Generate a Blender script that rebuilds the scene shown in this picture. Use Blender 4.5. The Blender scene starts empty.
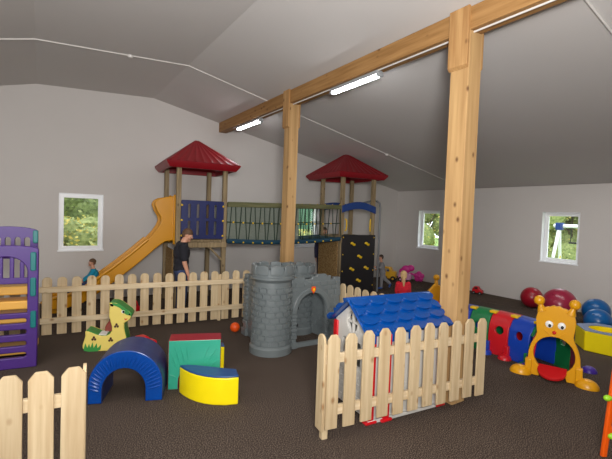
import bpy, bmesh, math, random
from mathutils import Vector, Matrix, Euler
random.seed(7)
PI = math.pi
C = bpy.context.scene.collection
S = bpy.context.scene

# ------------------------------------------------------------------ camera, world, lights, exposure
YAW, PITCH, ROLL, FPX = 0.5904, 0.0365, 0.0356, 397.0
fw = Vector((math.sin(YAW)*math.cos(PITCH), math.cos(YAW)*math.cos(PITCH), -math.sin(PITCH)))
rt = Vector((math.cos(YAW), -math.sin(YAW), 0)); upv = rt.cross(fw)
r2 = math.cos(ROLL)*rt + math.sin(ROLL)*upv
u2 = -math.sin(ROLL)*rt + math.cos(ROLL)*upv
cam = bpy.data.cameras.new('camera'); camo = bpy.data.objects.new('camera', cam); C.objects.link(camo)
cam.sensor_width = 36; cam.lens = 36*FPX/612; cam.clip_start = 0.05; cam.clip_end = 300
M = Matrix((r2, u2, -fw)).transposed().to_4x4(); M.translation = (0, 0, 2.1)
camo.matrix_world = M
S.camera = camo

w = bpy.data.worlds.new('sky'); S.world = w; w.use_nodes = True
bgn = w.node_tree.nodes['Background']
bgn.inputs[0].default_value = (0.86, 0.93, 1.0, 1); bgn.inputs[1].default_value = 3.0

def area(name, loc, target, sx, sy, power, color=(1, 1, 1)):
    l = bpy.data.lights.new(name, 'AREA'); l.shape = 'RECTANGLE'; l.size = sx; l.size_y = sy
    l.energy = power; l.color = color
    o = bpy.data.objects.new(name, l); C.objects.link(o); o.location = loc
    o.rotation_euler = (Vector(target)-Vector(loc)).to_track_quat('-Z', 'Y').to_euler()
    return o
# flash held above the camera, then unseen fill lights added overhead and behind
area('bounce_flash_light', (0.2, -0.3, 2.6), (1.8, 2.4, 4.7), 0.6, 0.6, 330, (1, 0.985, 0.97))
area('camera_flash_light', (-0.15, -0.2, 2.45), (3.6, 5.6, 1.2), 0.5, 0.35, 30, (1, 0.985, 0.96))
area('overhead_fill_light', (-1.6, 4.6, 4.0), (-1.4, 4.8, 0), 2.6, 0.5, 50, (1, 0.985, 0.96))  # added fill above the left side, no fitting behind it
area('overhead_fill_light', (8.0, 3.2, 3.45), (8.0, 3.2, 0), 0.4, 3.0, 45, (1, 0.985, 0.96))  # added fill to lift the right wall and caterpillar
area('rear_fill_light', (-3.6, -2.6, 2.0), (2.5, 7.0, 2.6), 3.2, 1.8, 260, (0.99, 0.985, 1.0))  # broad added fill from behind; the rear wall has no opening

S.view_settings.view_transform = 'Standard'
S.view_settings.look = 'None'
S.view_settings.gamma = 1
S.view_settings.use_curve_mapping = False
S.view_settings.exposure = 0.0

# ------------------------------------------------------------------ materials
def lin(c):
    return tuple(((v/255)/12.92 if v/255 <= 0.04045 else ((v/255+0.055)/1.055)**2.4) for v in c) + (1,)
def base(name):
    m = bpy.data.materials.new(name); m.use_nodes = True
    nt = m.node_tree; return m, nt, nt.nodes['Principled BSDF']
def mixcol(nt, fac, a, b):
    n = nt.nodes.new('ShaderNodeMix'); n.data_type = 'RGBA'
    n.inputs[6].default_value = a; n.inputs[7].default_value = b
    if fac is not None: nt.links.new(fac, n.inputs[0])
    return n
def noise(nt, scale, detail=3, coord='Object', stretch=None):
    tc = nt.nodes.new('ShaderNodeTexCoord'); n = nt.nodes.new('ShaderNodeTexNoise')
    n.inputs['Scale'].default_value = scale; n.inputs['Detail'].default_value = detail
    if stretch:
        mp = nt.nodes.new('ShaderNodeMapping'); mp.inputs['Scale'].default_value = stretch
        nt.links.new(tc.outputs[coord], mp.inputs[0]); nt.links.new(mp.outputs[0], n.inputs['Vector'])
    else: nt.links.new(tc.outputs[coord], n.inputs['Vector'])
    return n
def bump(nt, b, h, strength, dist=0.01):
    n = nt.nodes.new('ShaderNodeBump'); n.inputs['Strength'].default_value = strength; n.inputs['Distance'].default_value = dist
    nt.links.new(h, n.inputs['Height']); nt.links.new(n.outputs[0], b.inputs['Normal'])
def plain(name, c, rough=0.5, var=0.12, scale=6, bs=0.0, bscale=40, coat=0.0, spec=0.5):
    m, nt, b = base(name); c1 = lin(c); c0 = tuple(v*(1-var) for v in c1[:3])+(1,)
    n = noise(nt, scale); mx = mixcol(nt, n.outputs[0], c0, c1)
    c2 = tuple(min(1, v*(1+var*0.6)) for v in c1[:3])+(1,); mx.inputs[7].default_value = c2
    nt.links.new(mx.outputs[2], b.inputs['Base Color'])
    b.inputs['Roughness'].default_value = rough; b.inputs['Coat Weight'].default_value = coat
    b.inputs['Specular IOR Level'].default_value = spec
    if bs > 0:
        nb = noise(nt, bscale, 2); bump(nt, b, nb.outputs[0], bs)
    return m
def wood(name, ca, cb, axis='z', rough=0.6, knots=True, scale=1.0, kd=(96, 60, 32)):
    m, nt, b = base(name)
    st = {'z': (16, 16, 0.9), 'x': (0.9, 16, 16), 'y': (16, 0.9, 16)}[axis]
    st = tuple(v*scale for v in st)
    oi = nt.nodes.new('ShaderNodeObjectInfo'); tc = nt.nodes.new('ShaderNodeTexCoord')
    add = nt.nodes.new('ShaderNodeVectorMath'); add.operation = 'ADD'
    sc = nt.nodes.new('ShaderNodeVectorMath'); sc.operation = 'SCALE'; sc.inputs['Scale'].default_value = 7.0
    comb = nt.nodes.new('ShaderNodeCombineXYZ')
    for k in range(3): nt.links.new(oi.outputs['Random'], comb.inputs[k])
    nt.links.new(comb.outputs[0], sc.inputs[0]); nt.links.new(tc.outputs['Object'], add.inputs[0]); nt.links.new(sc.outputs[0], add.inputs[1])
    mp = nt.nodes.new('ShaderNodeMapping'); mp.inputs['Scale'].default_value = st; nt.links.new(add.outputs[0], mp.inputs[0])
    n = nt.nodes.new('ShaderNodeTexNoise'); n.inputs['Scale'].default_value = 1.6; n.inputs['Detail'].default_value = 4
    nt.links.new(mp.outputs[0], n.inputs['Vector'])
    cr = nt.nodes.new('ShaderNodeValToRGB'); cr.color_ramp.elements[0].position = 0.32; cr.color_ramp.elements[1].position = 0.68
    cr.color_ramp.elements[0].color = lin(ca); cr.color_ramp.elements[1].color = lin(cb)
    nt.links.new(n.outputs[0], cr.inputs[0])
    out = cr.outputs[0]
    if knots:
        mp2 = nt.nodes.new('ShaderNodeMapping')
        mp2.inputs['Scale'].default_value = {'z': (5, 5, 3.2), 'x': (3.2, 5, 5), 'y': (5, 3.2, 5)}[axis]
        nt.links.new(add.outputs[0], mp2.inputs[0])
        v = nt.nodes.new('ShaderNodeTexVoronoi'); v.inputs['Scale'].default_value = 1.25; nt.links.new(mp2.outputs[0], v.inputs['Vector'])
        r = nt.nodes.new('ShaderNodeValToRGB'); r.color_ramp.elements[0].position = 0.05; r.color_ramp.elements[1].position = 0.17
        r.color_ramp.elements[0].color = (0.85, 0.85, 0.85, 1); r.color_ramp.elements[1].color = (0, 0, 0, 1)
        nt.links.new(v.outputs['Distance'], r.inputs[0])
        mk = mixcol(nt, r.outputs[0], (1, 1, 1, 1), lin(kd)); nt.links.new(out, mk.inputs[6]); out = mk.outputs[2]
    # each board its own tone
    hs = nt.nodes.new('ShaderNodeHueSaturation'); mr = nt.nodes.new('ShaderNodeMapRange')
    mr.inputs['To Min'].default_value = 0.9; mr.inputs['To Max'].default_value = 1.06
    nt.links.new(oi.outputs['Random'], mr.inputs['Value']); nt.links.new(mr.outputs[0], hs.inputs['Value'])
    nt.links.new(out, hs.inputs['Color']); nt.links.new(hs.outputs[0], b.inputs['Base Color'])
    b.inputs['Roughness'].default_value = rough; b.inputs['Specular IOR Level'].default_value = 0.3
    bump(nt, b, n.outputs[0], 0.12, 0.004)
    return m
def speckle(name, c0, c1, c2, scale):
    m, nt, b = base(name)
    n1 = noise(nt, scale, 5); n2 = noise(nt, 1.3, 3)
    cr = nt.nodes.new('ShaderNodeValToRGB'); e = cr.color_ramp.elements
    e[0].position = 0.36; e[0].color = lin(c0); e[1].position = 0.66; e[1].color = lin(c2)
    k = e.new(0.5); k.color = lin(c1)
    nt.links.new(n1.outputs[0], cr.inputs[0])
    mx = nt.nodes.new('ShaderNodeMix'); mx.data_type = 'RGBA'; mx.blend_type = 'MULTIPLY'; mx.inputs[0].default_value = 0.22
    nt.links.new(cr.outputs[0], mx.inputs[6]); nt.links.new(n2.outputs[0], mx.inputs[7])
    nt.links.new(mx.outputs[2], b.inputs['Base Color']); b.inputs['Roughness'].default_value = 0.95
    b.inputs['Specular IOR Level'].default_value = 0.1
    bump(nt, b, n1.outputs[0], 0.2, 0.006)
    return m
def brick_mat(name, c, rough=0.42):
    return plain(name, c, rough, 0.08, 5, 0.06, 60)
def emit(name, c, s):
    m, nt, b = base(name); b.inputs['Base Color'].default_value = lin(c)
    b.inputs['Emission Color'].default_value = lin(c); b.inputs['Emission Strength'].default_value = s; return m
def net_mat(name, c, alpha):
    m, nt, b = base(name); b.inputs['Base Color'].default_value = lin(c); b.inputs['Roughness'].default_value = 0.9
    n = noise(nt, 30, 1); mr = nt.nodes.new('ShaderNodeMapRange'); mr.inputs['To Min'].default_value = alpha-0.1; mr.inputs['To Max'].default_value = alpha+0.1
    nt.links.new(n.outputs[0], mr.inputs['Value']); nt.links.new(mr.outputs[0], b.inputs['Alpha'])
    return m

MT = dict(
    wall=plain('wall_paint', (206, 201, 196), 0.85, 0.035, 1.2, 0.03, 90),
    ceil=plain('ceiling_paint', (204, 200, 196), 0.8, 0.04, 0.9, 0.04, 70, spec=0.3),
    carpet=speckle('carpet', (24, 19, 16), (72, 61, 53), (142, 127, 116), 105),
    mat_strip=speckle('strip_carpet', (44, 36, 31), (86, 74, 65), (130, 114, 102), 60),
    white=plain('white_plastic_frame', (250, 251, 252), 0.35, 0.02),
    pine=wood('pine_glulam', (168, 131, 86), (194, 158, 108), 'z', scale=.6, kd=(84, 48, 26)),
    pine_beam=wood('pine_beam', (146, 106, 60), (172, 130, 80), 'y'),
    pine_cap=wood('pine_plank', (158, 116, 70), (186, 146, 96), 'z'),
    picket=wood('picket_wood', (186, 160, 122), (208, 187, 150), 'z', kd=(150, 110, 70)),
    rail=wood('rail_wood', (196, 172, 134), (216, 197, 164), 'x', kd=(150, 110, 70)),
    post=wood('treated_post', (122, 104, 76), (160, 140, 106), 'z', kd=(70, 52, 34)),
    gboard=wood('treated_rail', (86, 88, 58), (116, 114, 78), 'x', knots=False),
    osb=speckle('chipboard', (128, 100, 62), (164, 132, 86), (192, 160, 112), 40),
    redroof=plain('red_roof_plastic', (136, 14, 26), 0.42, 0.1, 5),
    blue=plain('blue_panel_plastic', (10, 26, 88), 0.42, 0.1),
    archblue=plain('blue_arch_plastic', (8, 54, 122), 0.4, 0.1),
    yellow=plain('yellow_slide_plastic', (208, 142, 0), 0.3, 0.08, 3),
    catyellow=plain('caterpillar_yellow', (226, 160, 18), 0.3, 0.06, 3),
    black=plain('black_panel', (24, 22, 26), 0.5, 0.1),
    hold=plain('yellow_hold', (240, 198, 28), 0.4, 0.08),
    teal=plain('teal_plastic', (6, 112, 112), 0.35, 0.08),
    purple=plain('purple_plastic', (72, 39, 120), 0.36, 0.10, 4),
    step=plain('ochre_plastic', (226, 170, 72), 0.4, 0.08),
    castle=plain('castle_grey_plastic', (106, 113, 114), 0.32, 0.10, 5),
    grout=plain('castle_grey_recess', (112, 118, 120), 0.45, 0.08),
    housewall=plain('playhouse_grey', (204, 201, 194), 0.45, 0.05),
    houseroof=plain('playhouse_blue', (2, 70, 146), 0.22, 0.10, 4),
    red=plain('red_plastic', (206, 18, 30), 0.35, 0.1),
    vblue=plain('blue_vinyl', (8, 72, 160), 0.24, 0.1, 8, 0.28, 16),
    vnavy=plain('navy_vinyl', (44, 56, 104), 0.4, 0.12, 8, 0.18, 14),
    vgreen=plain('green_vinyl', (52, 160, 132), 0.32, 0.06, 8, 0.3, 14),
    vred=plain('maroon_vinyl', (150, 26, 42), 0.4, 0.08, 8, 0.2, 14),
    vyellow=plain('yellow_vinyl', (246, 222, 14), 0.3, 0.05, 8, 0.25, 14),
    vdblue=plain('dark_blue_vinyl', (24, 70, 126), 0.38, 0.1, 8, 0.2, 14),
    gyellow=plain('animal_yellow', (228, 206, 104), 0.5, 0.05),
    ggreen=plain('animal_green', (52, 140, 60), 0.45, 0.1),
    brown=plain('brown_roll', (132, 52, 38), 0.5, 0.1),
    darkbrown=plain('dark_brown_paint', (70, 34, 22), 0.5, 0.1),
    cgreen=plain('segment_green', (24, 118, 66), 0.35, 0.1),
    cblue=plain('segment_blue', (20, 64, 170), 0.35, 0.1),
    cred=plain('segment_red', (196, 24, 34), 0.35, 0.1),
    cpurple=plain('foot_purple', (66, 40, 150), 0.35, 0.1),
    clip=plain('clip_yellow', (232, 190, 24), 0.4, 0.1),
    ballred=plain('ball_red', (158, 20, 40), 0.3, 0.08),
    ballmaroon=plain('ball_maroon', (150, 34, 62), 0.28, 0.08),
    ballblue=plain('ball_blue', (14, 88, 150), 0.28, 0.08),
    greyblue=plain('grey_blue_vinyl', (112, 128, 160), 0.45, 0.08),
    orange=plain('orange_plastic', (236, 92, 14), 0.35, 0.08),
    lime=plain('lime_plastic', (150, 210, 40), 0.4, 0.08),
    orangeball=plain('orange_ball', (240, 88, 24), 0.4, 0.1),
    skin=plain('skin', (206, 150, 122), 0.5, 0.08, 10),
    hairb=plain('brown_hair', (98, 70, 48), 0.7, 0.3, 40, 0.3, 80),
    haird=plain('dark_hair', (66, 48, 38), 0.7, 0.3, 40, 0.3, 80),
    hairl=plain('blond_hair', (196, 162, 112), 0.6, 0.25, 40, 0.3, 80),
    tee=plain('black_cotton', (28, 28, 36), 0.9, 0.2, 9),
    jeans=plain('blue_denim', (52, 66, 104), 0.9, 0.25, 14),
    tealcloth=plain('teal_cotton', (20, 138, 172), 0.9, 0.15, 12),
    greycloth=plain('grey_cotton', (136, 134, 136), 0.95, 0.2, 14),
    redcloth=plain('red_cotton', (196, 24, 44), 0.9, 0.15, 12),
    navycloth=plain('navy_cotton', (38, 36, 60), 0.9, 0.2, 12),
    shoe=plain('dark_shoe', (40, 38, 42), 0.6, 0.2),
    blueshoe=plain('blue_shoe', (40, 84, 160), 0.6, 0.2),
    eyew=plain('eye_white', (240, 240, 236), 0.25, 0.02), eyed=plain('eye_dark', (22, 18, 18), 0.2, 0.1),
    lip=plain('lip', (170, 90, 84), 0.5, 0.1),
    mouthred=plain('mouth_red', (206, 26, 30), 0.4, 0.08),
    metal=plain('grey_metal_pole', (120, 122, 124), 0.35, 0.08), grey=plain('lamp_housing', (150, 152, 154), 0.4, 0.05),
    rope=plain('green_rope', (34, 54, 40), 0.9, 0.2, 40), bridgeblue=plain('bridge_teal_edge', (14, 62, 84), 0.6, 0.15, 12),
    deck=plain('bridge_deck', (20, 66, 78), 0.7, 0.15, 8), net=net_mat('fine_green_net', (132, 140, 128), 0.68),
    lamp=emit('lamp_tube', (250, 252, 255), 34.0),
    pink=plain('pink_plastic', (206, 40, 140), 0.4, 0.1), pinkpale=plain('pale_pink_plastic', (216, 150, 190), 0.4, 0.1),
    toyyellow=plain('toy_yellow', (222, 166, 24), 0.4, 0.1), tyre=plain('black_tyre', (24, 24, 26), 0.7, 0.1),
    grass=plain('lawn', (128, 158, 70), 0.95, 0.4, 3), bark=plain('bark', (96, 84, 66), 0.9, 0.3, 12),
    slate=plain('grey_stone', (132, 128, 118), 0.9, 0.4, 8), cable=plain('white_cable', (214, 210, 204), 0.5, 0.03),
    tarp=plain('green_sheeting', (104, 150, 122), 0.7, 0.1),
)
def leafmat(name, a, b_):
    m, nt, b = base(name); n = noise(nt, 9.0, 4)
    mr = nt.nodes.new('ShaderNodeMapRange'); mr.inputs['From Min'].default_value = .32; mr.inputs['From Max'].default_value = .68
    nt.links.new(n.outputs[0], mr.inputs['Value'])
    mx = mixcol(nt, mr.outputs[0], lin(a), lin(b_)); nt.links.new(mx.outputs[2], b.inputs['Base Color'])
    b.inputs['Roughness'].default_value = 0.7
    return m
MT['leaf_dark'] = leafmat('leaf_dark', (78, 96, 52), (150, 166, 104))
MT['leaf_mid'] = leafmat('leaf_mid', (112, 130, 70), (176, 184, 116))
MT['leaf_lime'] = leafmat('leaf_lime', (150, 164, 84), (222, 220, 150))
MT['leaf_yellow'] = leafmat('leaf_yellow', (176, 160, 64), (234, 212, 112))
def glass():
    m, nt, b = base('window_glass')
    nt.nodes.remove(b); g = nt.nodes.new('ShaderNodeBsdfGlossy'); t = nt.nodes.new('ShaderNodeBsdfTransparent')
    g.inputs['Roughness'].default_value = 0.02; mx = nt.nodes.new('ShaderNodeMixShader'); mx.inputs[0].default_value = 0.05
    nt.links.new(t.outputs[0], mx.inputs[1]); nt.links.new(g.outputs[0], mx.inputs[2])
    nt.links.new(mx.outputs[0], nt.nodes['Material Output'].inputs[0]); return m
MT['glass'] = glass()

# ------------------------------------------------------------------ mesh helpers
class MB:
    def __init__(s): s.bm = bmesh.new()
    def _add(s, verts, faces, mi=0):
        vs = [s.bm.verts.new(v) for v in verts]
        for f in faces:
            try:
                fc = s.bm.faces.new([vs[i] for i in f]); fc.material_index = mi
            except ValueError: pass
        return vs
    def box(s, x0, x1, y0, y1, z0, z1, mi=0, mat=None):
        v = [Vector((x, y, z)) for x in (x0, x1) for y in (y0, y1) for z in (z0, z1)]
        if mat: v = [mat @ p for p in v]
        s._add(v, [(0, 1, 3, 2), (4, 6, 7, 5), (0, 4, 5, 1), (2, 3, 7, 6), (0, 2, 6, 4), (1, 5, 7, 3)], mi); return s
    def prism(s, poly, d0, d1, plane='xz', mi=0, mis=None):
        # poly in a plane, extruded along the third axis from d0 to d1
        f = {'xz': lambda a, b, d: (a, d, b), 'xy': lambda a, b, d: (a, b, d), 'yz': lambda a, b, d: (d, a, b)}[plane]
        n = len(poly)
        v = [f(a, b, d0) for a, b in poly] + [f(a, b, d1) for a, b in poly]
        vs = [s.bm.verts.new(p) for p in v]
        fs = []
        fs.append((s.bm.faces.new(vs[:n]), mi)); fs.append((s.bm.faces.new(vs[n:][::-1]), mi))
        for i in range(n):
            j = (i+1) % n
            fs.append((s.bm.faces.new((vs[i], vs[n+i], vs[n+j], vs[j])), mi if mis is None else mis))
        for fc, k in fs: fc.material_index = k
        return s
    def tube(s, pts, rad, n=10, mi=0, cap=True):
        pts = [Vector(p) for p in pts]; rads = rad if isinstance(rad, (list, tuple)) else [rad]*len(pts)
        rings = []; prev = None
        for i, p in enumerate(pts):
            t = (pts[min(i+1, len(pts)-1)]-pts[max(i-1, 0)]).normalized()
            if prev is None:
                a = Vector((0, 0, 1)) if abs(t.z) < 0.9 else Vector((1, 0, 0))
                nrm = t.cross(a).normalized()
            else:
                nrm = (prev - t*prev.dot(t)).normalized()
            prev = nrm; bn = t.cross(nrm)
            rings.append([s.bm.verts.new(p+(nrm*math.cos(2*PI*k/n)+bn*math.sin(2*PI*k/n))*rads[i]) for k in range(n)])
        for a, b in zip(rings, rings[1:]):
            for k in range(n):
                fc = s.bm.faces.new((a[k], a[(k+1) % n], b[(k+1) % n], b[k])); fc.material_index = mi
        if cap:
            for r in (rings[0][::-1], rings[-1]):
                fc = s.bm.faces.new(r); fc.material_index = mi
        return s
    def lathe(s, prof, c=(0, 0, 0), n=32, mi=0, a0=0, a1=2*PI):
        full = abs(a1-a0-2*PI) < 1e-6; m = n if full else n+1; rings = []
        for r, z in prof:
            rings.append([s.bm.verts.new((c[0]+r*math.cos(a0+(a1-a0)*k/n), c[1]+r*math.sin(a0+(a1-a0)*k/n), c[2]+z)) for k in range(m)])
        for a, b in zip(rings, rings[1:]):
            for k in range(m if full else m-1):
                fc = s.bm.faces.new((a[k], a[(k+1) % m], b[(k+1) % m], b[k])); fc.material_index = mi
        if full:
            for r in (rings[0][::-1], rings[-1]):
                try: fc = s.bm.faces.new(r); fc.material_index = mi
                except ValueError: pass
        return s
    def ball(s, c, r, n=16, mi=0, sc=(1, 1, 1), rot=None, cut=None):
        c = Vector(c); rings = []; top = math.pi if cut is None else cut
        m = max(6, n//2)
        for i in range(m+1):
            t = top*i/m; rr = max(math.sin(t), 1e-4)
            ring = []
            for k in range(n):
                p = Vector((rr*math.cos(2*PI*k/n)*r*sc[0], rr*math.sin(2*PI*k/n)*r*sc[1], math.cos(t)*r*sc[2]))
                if rot: p = rot @ p
                ring.append(s.bm.verts.new(c+p))
            rings.append(ring)
        for a, b in zip(rings, rings[1:]):
            for k in range(n):
                fc = s.bm.faces.new((a[k], b[k], b[(k+1) % n], a[(k+1) % n])); fc.material_index = mi
        for r in (rings[0], rings[-1][::-1]):
            fc = s.bm.faces.new(r); fc.material_index = mi
        return s
    def build(s, name, mats, parent=None, smooth=False, bevel=0, seg=2, loc=None, rot=None, angle=40, sub=0):
        bmesh.ops.recalc_face_normals(s.bm, faces=s.bm.faces[:])
        me = bpy.data.meshes.new(name); s.bm.to_mesh(me); s.bm.free()
        for m in (mats if isinstance(mats, (list, tuple)) else [mats]): me.materials.append(MT[m] if isinstance(m, str) else m)
        o = bpy.data.objects.new(name, me); C.objects.link(o)
        if parent: o.parent = parent
        if loc: o.location = loc
        if rot: o.rotation_euler = rot
        if bevel:
            b = o.modifiers.new('bevel', 'BEVEL'); b.width = bevel; b.segments = seg; b.limit_method = 'ANGLE'; b.angle_limit = math.radians(35)
        if sub:
            b = o.modifiers.new('sub', 'SUBSURF'); b.levels = sub; b.render_levels = sub
        if smooth or bevel:
            me.shade_smooth() if hasattr(me, 'shade_smooth') else None
            try: me.set_sharp_from_angle(angle=math.radians(angle))
            except Exception: pass
        return o
def apply_mods(o):
    dg = bpy.context.evaluated_depsgraph_get(); dg.update()
    me = bpy.data.meshes.new_from_object(o.evaluated_get(dg)); old = o.data; nm = old.name
    o.modifiers.clear(); o.data = me; bpy.data.meshes.remove(old); me.name = nm
def cut(o, mb):
    bmesh.ops.recalc_face_normals(mb.bm, faces=mb.bm.faces[:])
    me = bpy.data.meshes.new('cutter'); mb.bm.to_mesh(me); mb.bm.free()
    k = bpy.data.objects.new('cutter', me); C.objects.link(k)
    k.parent = o.parent; k.location = o.location; k.rotation_euler = o.rotation_euler
    bpy.context.view_layer.update()
    m = o.modifiers.new('cut', 'BOOLEAN'); m.object = k; m.operation = 'DIFFERENCE'; m.solver = 'EXACT'
    apply_mods(o); bpy.data.objects.remove(k); bpy.data.meshes.remove(me)
def after_cut(o, bevel=0, seg=2, angle=40):
    if bevel:
        b = o.modifiers.new('bevel', 'BEVEL'); b.width = bevel; b.segments = seg; b.limit_method = 'ANGLE'; b.angle_limit = math.radians(35)
    o.data.shade_smooth(); o.data.set_sharp_from_angle(angle=math.radians(angle))
def tag(o, label=None, cat=None, group=None, kind=None):
    if label: o['label'] = label
    if cat: o['category'] = cat
    if group: o['group'] = group
    if kind: o['kind'] = kind
    return o
def thing(name, label, cat, loc=(0, 0, 0), rz=0, group=None):
    o = bpy.data.objects.new(name, None); C.objects.link(o); o.location = loc; o.rotation_euler = (0, 0, rz)
    o.empty_display_size = 0.1
    return tag(o, label, cat, group)
def part_copy(o, parent, loc=None, rot=None):
    c = o.copy(); C.objects.link(c); c.parent = parent
    if loc is not None: c.location = loc
    if rot is not None: c.rotation_euler = rot
    return c
def struct(o): o['kind'] = 'structure'; return o
def circ(cx, cy, rx, ry, n=24, a0=0, a1=2*PI, end=False):
    m = n+1 if end else n
    return [(cx+rx*math.cos(a0+(a1-a0)*k/n), cy+ry*math.sin(a0+(a1-a0)*k/n)) for k in range(m)]
def rrect(x0, x1, z0, z1, r, n=5):
    p = []
    for cx, cz, a in ((x1-r, z0+r, -PI/2), (x1-r, z1-r, 0), (x0+r, z1-r, PI/2), (x0+r, z0+r, PI)):
        p += [(cx+r*math.cos(a+PI/2*k/n), cz+r*math.sin(a+PI/2*k/n)) for k in range(n+1)]
    return p

# ------------------------------------------------------------------ the room
XR, YG, XL, YB = 10.77, 10.17, -5.6, -3.2
Z0, Z1 = 1.125, 2.395                     # window sill and head
struct(MB().box(XL-.3, XR+.3, YB-.3, YG+.3, -0.15, 0).build('floor', 'carpet'))
prof = [(XL-.3, 3.05), (-0.09, 4.64), (2.25, 4.79), (XR+.3, 3.02)]
gw = MB(); gw.prism([(XL-.3, 0)]+prof+[(XR+.3, 0)], YG, YG+.3); gw = gw.build('wall_gable', 'wall'); struct(gw)
gwin = [(0.33, 1.20), (6.42, 7.29)]
for a, b in gwin: cut(gw, MB().box(a, b, YG-.1, YG+.5, Z0, Z1))
rw = struct(MB().box(XR, XR+.3, YB, YG, 0, 3.07).build('wall_right', 'wall'))
rwin = [(8.30, 9.17), (4.27, 5.14)]
for a, b in rwin: cut(rw, MB().box(XR-.1, XR+.5, a, b, Z0, Z1))
struct(MB().box(XL-.3, XL, YB, YG, 0, 3.15).build('wall_left', 'wall'))
bw = MB(); bw.prism([(XL-.3, 0)]+prof+[(XR+.3, 0)], YB-.3, YB); struct(bw.build('wall_rear', 'wall'))
cl = MB(); cl.prism(prof+[(x, z+.12) for x, z in prof[::-1]], YB-.3, YG+.3); struct(cl.build('ceiling', 'ceil'))
# windows: frame, sash, pane
def window(n, w_, h_, loc, rz):
    o = MB().prism(rrect(-w_/2, w_/2, 0, h_, .004, 1), 0.0, .07)
    f = o.build('window_%d' % n, 'white', loc=loc, rot=(0, 0, rz)); struct(f)
    cut(f, MB().box(-w_/2+.055, w_/2-.055, -.2, .3, .055, h_-.055)); after_cut(f, .006)
    s = MB().prism(rrect(-w_/2+.045, w_/2-.045, .045, h_-.045, .004, 1), -.025, .03).build('sash', 'white', f)
    cut(s, MB().box(-w_/2+.098, w_/2-.098, -.2, .3, .098, h_-.098)); after_cut(s, .008)
    MB().box(-w_/2+.09, w_/2-.09, .0, .006, .09, h_-.09).build('pane', 'glass', f)
    h = MB(); h.box(w_/2-.09, w_/2-.07, -.045, -.025, h_/2-.03, h_/2+.03); h.box(w_/2-.088, w_/2-.072, -.06, -.045, h_/2-.11, h_/2+.015)
    h.build('window_handle', 'white', f, bevel=.004)
    # lining of the recess and sill
    l = MB(); d = -.16 if n > 2 else -.075
    l.box(-w_/2-.001, -w_/2+.012, d, 0, 0, h_); l.box(w_/2-.012, w_/2+.001, d, 0, 0, h_); l.box(-w_/2, w_/2, d, 0, h_-.012, h_+.001)
    l.build('reveal', 'white', f)
    MB().box(-w_/2-.02, w_/2+.02, d-.02, 0, -.02, .012).build('window_sill', 'white', f, bevel=.005)
    return f
for i, (a, b) in enumerate(gwin): window(i+1, b-a, Z1-Z0, ((a+b)/2, YG+.075, Z0), 0)
for i, (a, b) in enumerate(rwin): window(i+3, b-a, Z1-Z0, (XR+.16, (a+b)/2, Z0), -PI/2)
# dark carpet strip along the right wall
st = MB(); st.prism([(XR-.01, YG-.05), (XR-.01, 3.9), (10.2, 4.4), (9.75, 5.2), (9.6, 6.2), (9.55, YG-.05)], 0, .012, 'xy')
struct(st.build('trim_1', 'mat_strip'))
# roof beam, pillars
ZB = 4.2
bm_ = thing('roof_beam', 'long horizontal pine beam running under the sloping ceiling', 'beam', (0, 0, 0))
MB().box(3.9, 4.1, YB+.02, 10.12, ZB, 4.48-.03).build('beam', 'pine_beam', bm_, bevel=.006)
MB().tube([(3.965, YB+.1, ZB-.012), (3.965, 9.3, ZB-.012)], .011, 8).build('conduit', 'cable', bm_, smooth=True)
def pillar(y0, y1, zc, label):
    t = thing('wooden_pillar', label, 'pillar', (4.0, (y0+y1)/2, 0)); d = (y1-y0)/2; e = .128 if d > .11 else .1
    MB().box(-.1, e, -d, d, 0, ZB).build('post', 'pine', t, bevel=.006)
    for sx in (-1, 1):
        a, b = (e, e+.035) if sx > 0 else (-.135, -.1)
        o = MB(); o.prism([(a, zc+.035 if sx < 0 else zc), (b, zc if sx < 0 else zc+.035), (b, ZB+.24), (a, ZB+.24)] if sx > 0 else [(a, zc+.035), (b, zc), (b, ZB+.26), (a, ZB+.26)], -d+.004, d+.02)
        o.build('cheek_plank', 'pine_cap', t, bevel=.004)
    return t
p1 = pillar(2.72, 2.955, 3.79, 'thick pine pillar close to the camera beside the blue-roofed playhouse')
p2 = pillar(6.50, 6.70, 3.74, 'pine pillar farther back, rising behind the grey castle')
# lamps under the beam
def lamp(y0, y1, label):
    t = thing('tube_lamp', label, 'lamp', (4.0, (y0+y1)/2, ZB-.1), 0, 'tube lamps under the roof beam'); h = (y1-y0)/2
    MB().prism(rrect(-.055, .055, .04, .098, .012), -h, h).build('housing', 'grey', t, smooth=True, bevel=.01)
    MB().prism([(-.044, .045), (-.04, .02), (-.02, .006), (.02, .006), (.04, .02), (.044, .045)], -h+.03, h-.03).build('diffuser', 'lamp', t, smooth=True)
    for s_ in (-1, 1): MB().prism(rrect(-.052, .052, .002, .06, .016), s_*h-.025, s_*h+.025).build('end_cap', 'grey', t, bevel=.008)
    return t
lamp(4.22, 5.32, 'lit tube lamp under the beam between the two pillars')
lamp(7.9, 9.1, 'lit tube lamp under the beam beyond the farther pillar')
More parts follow.
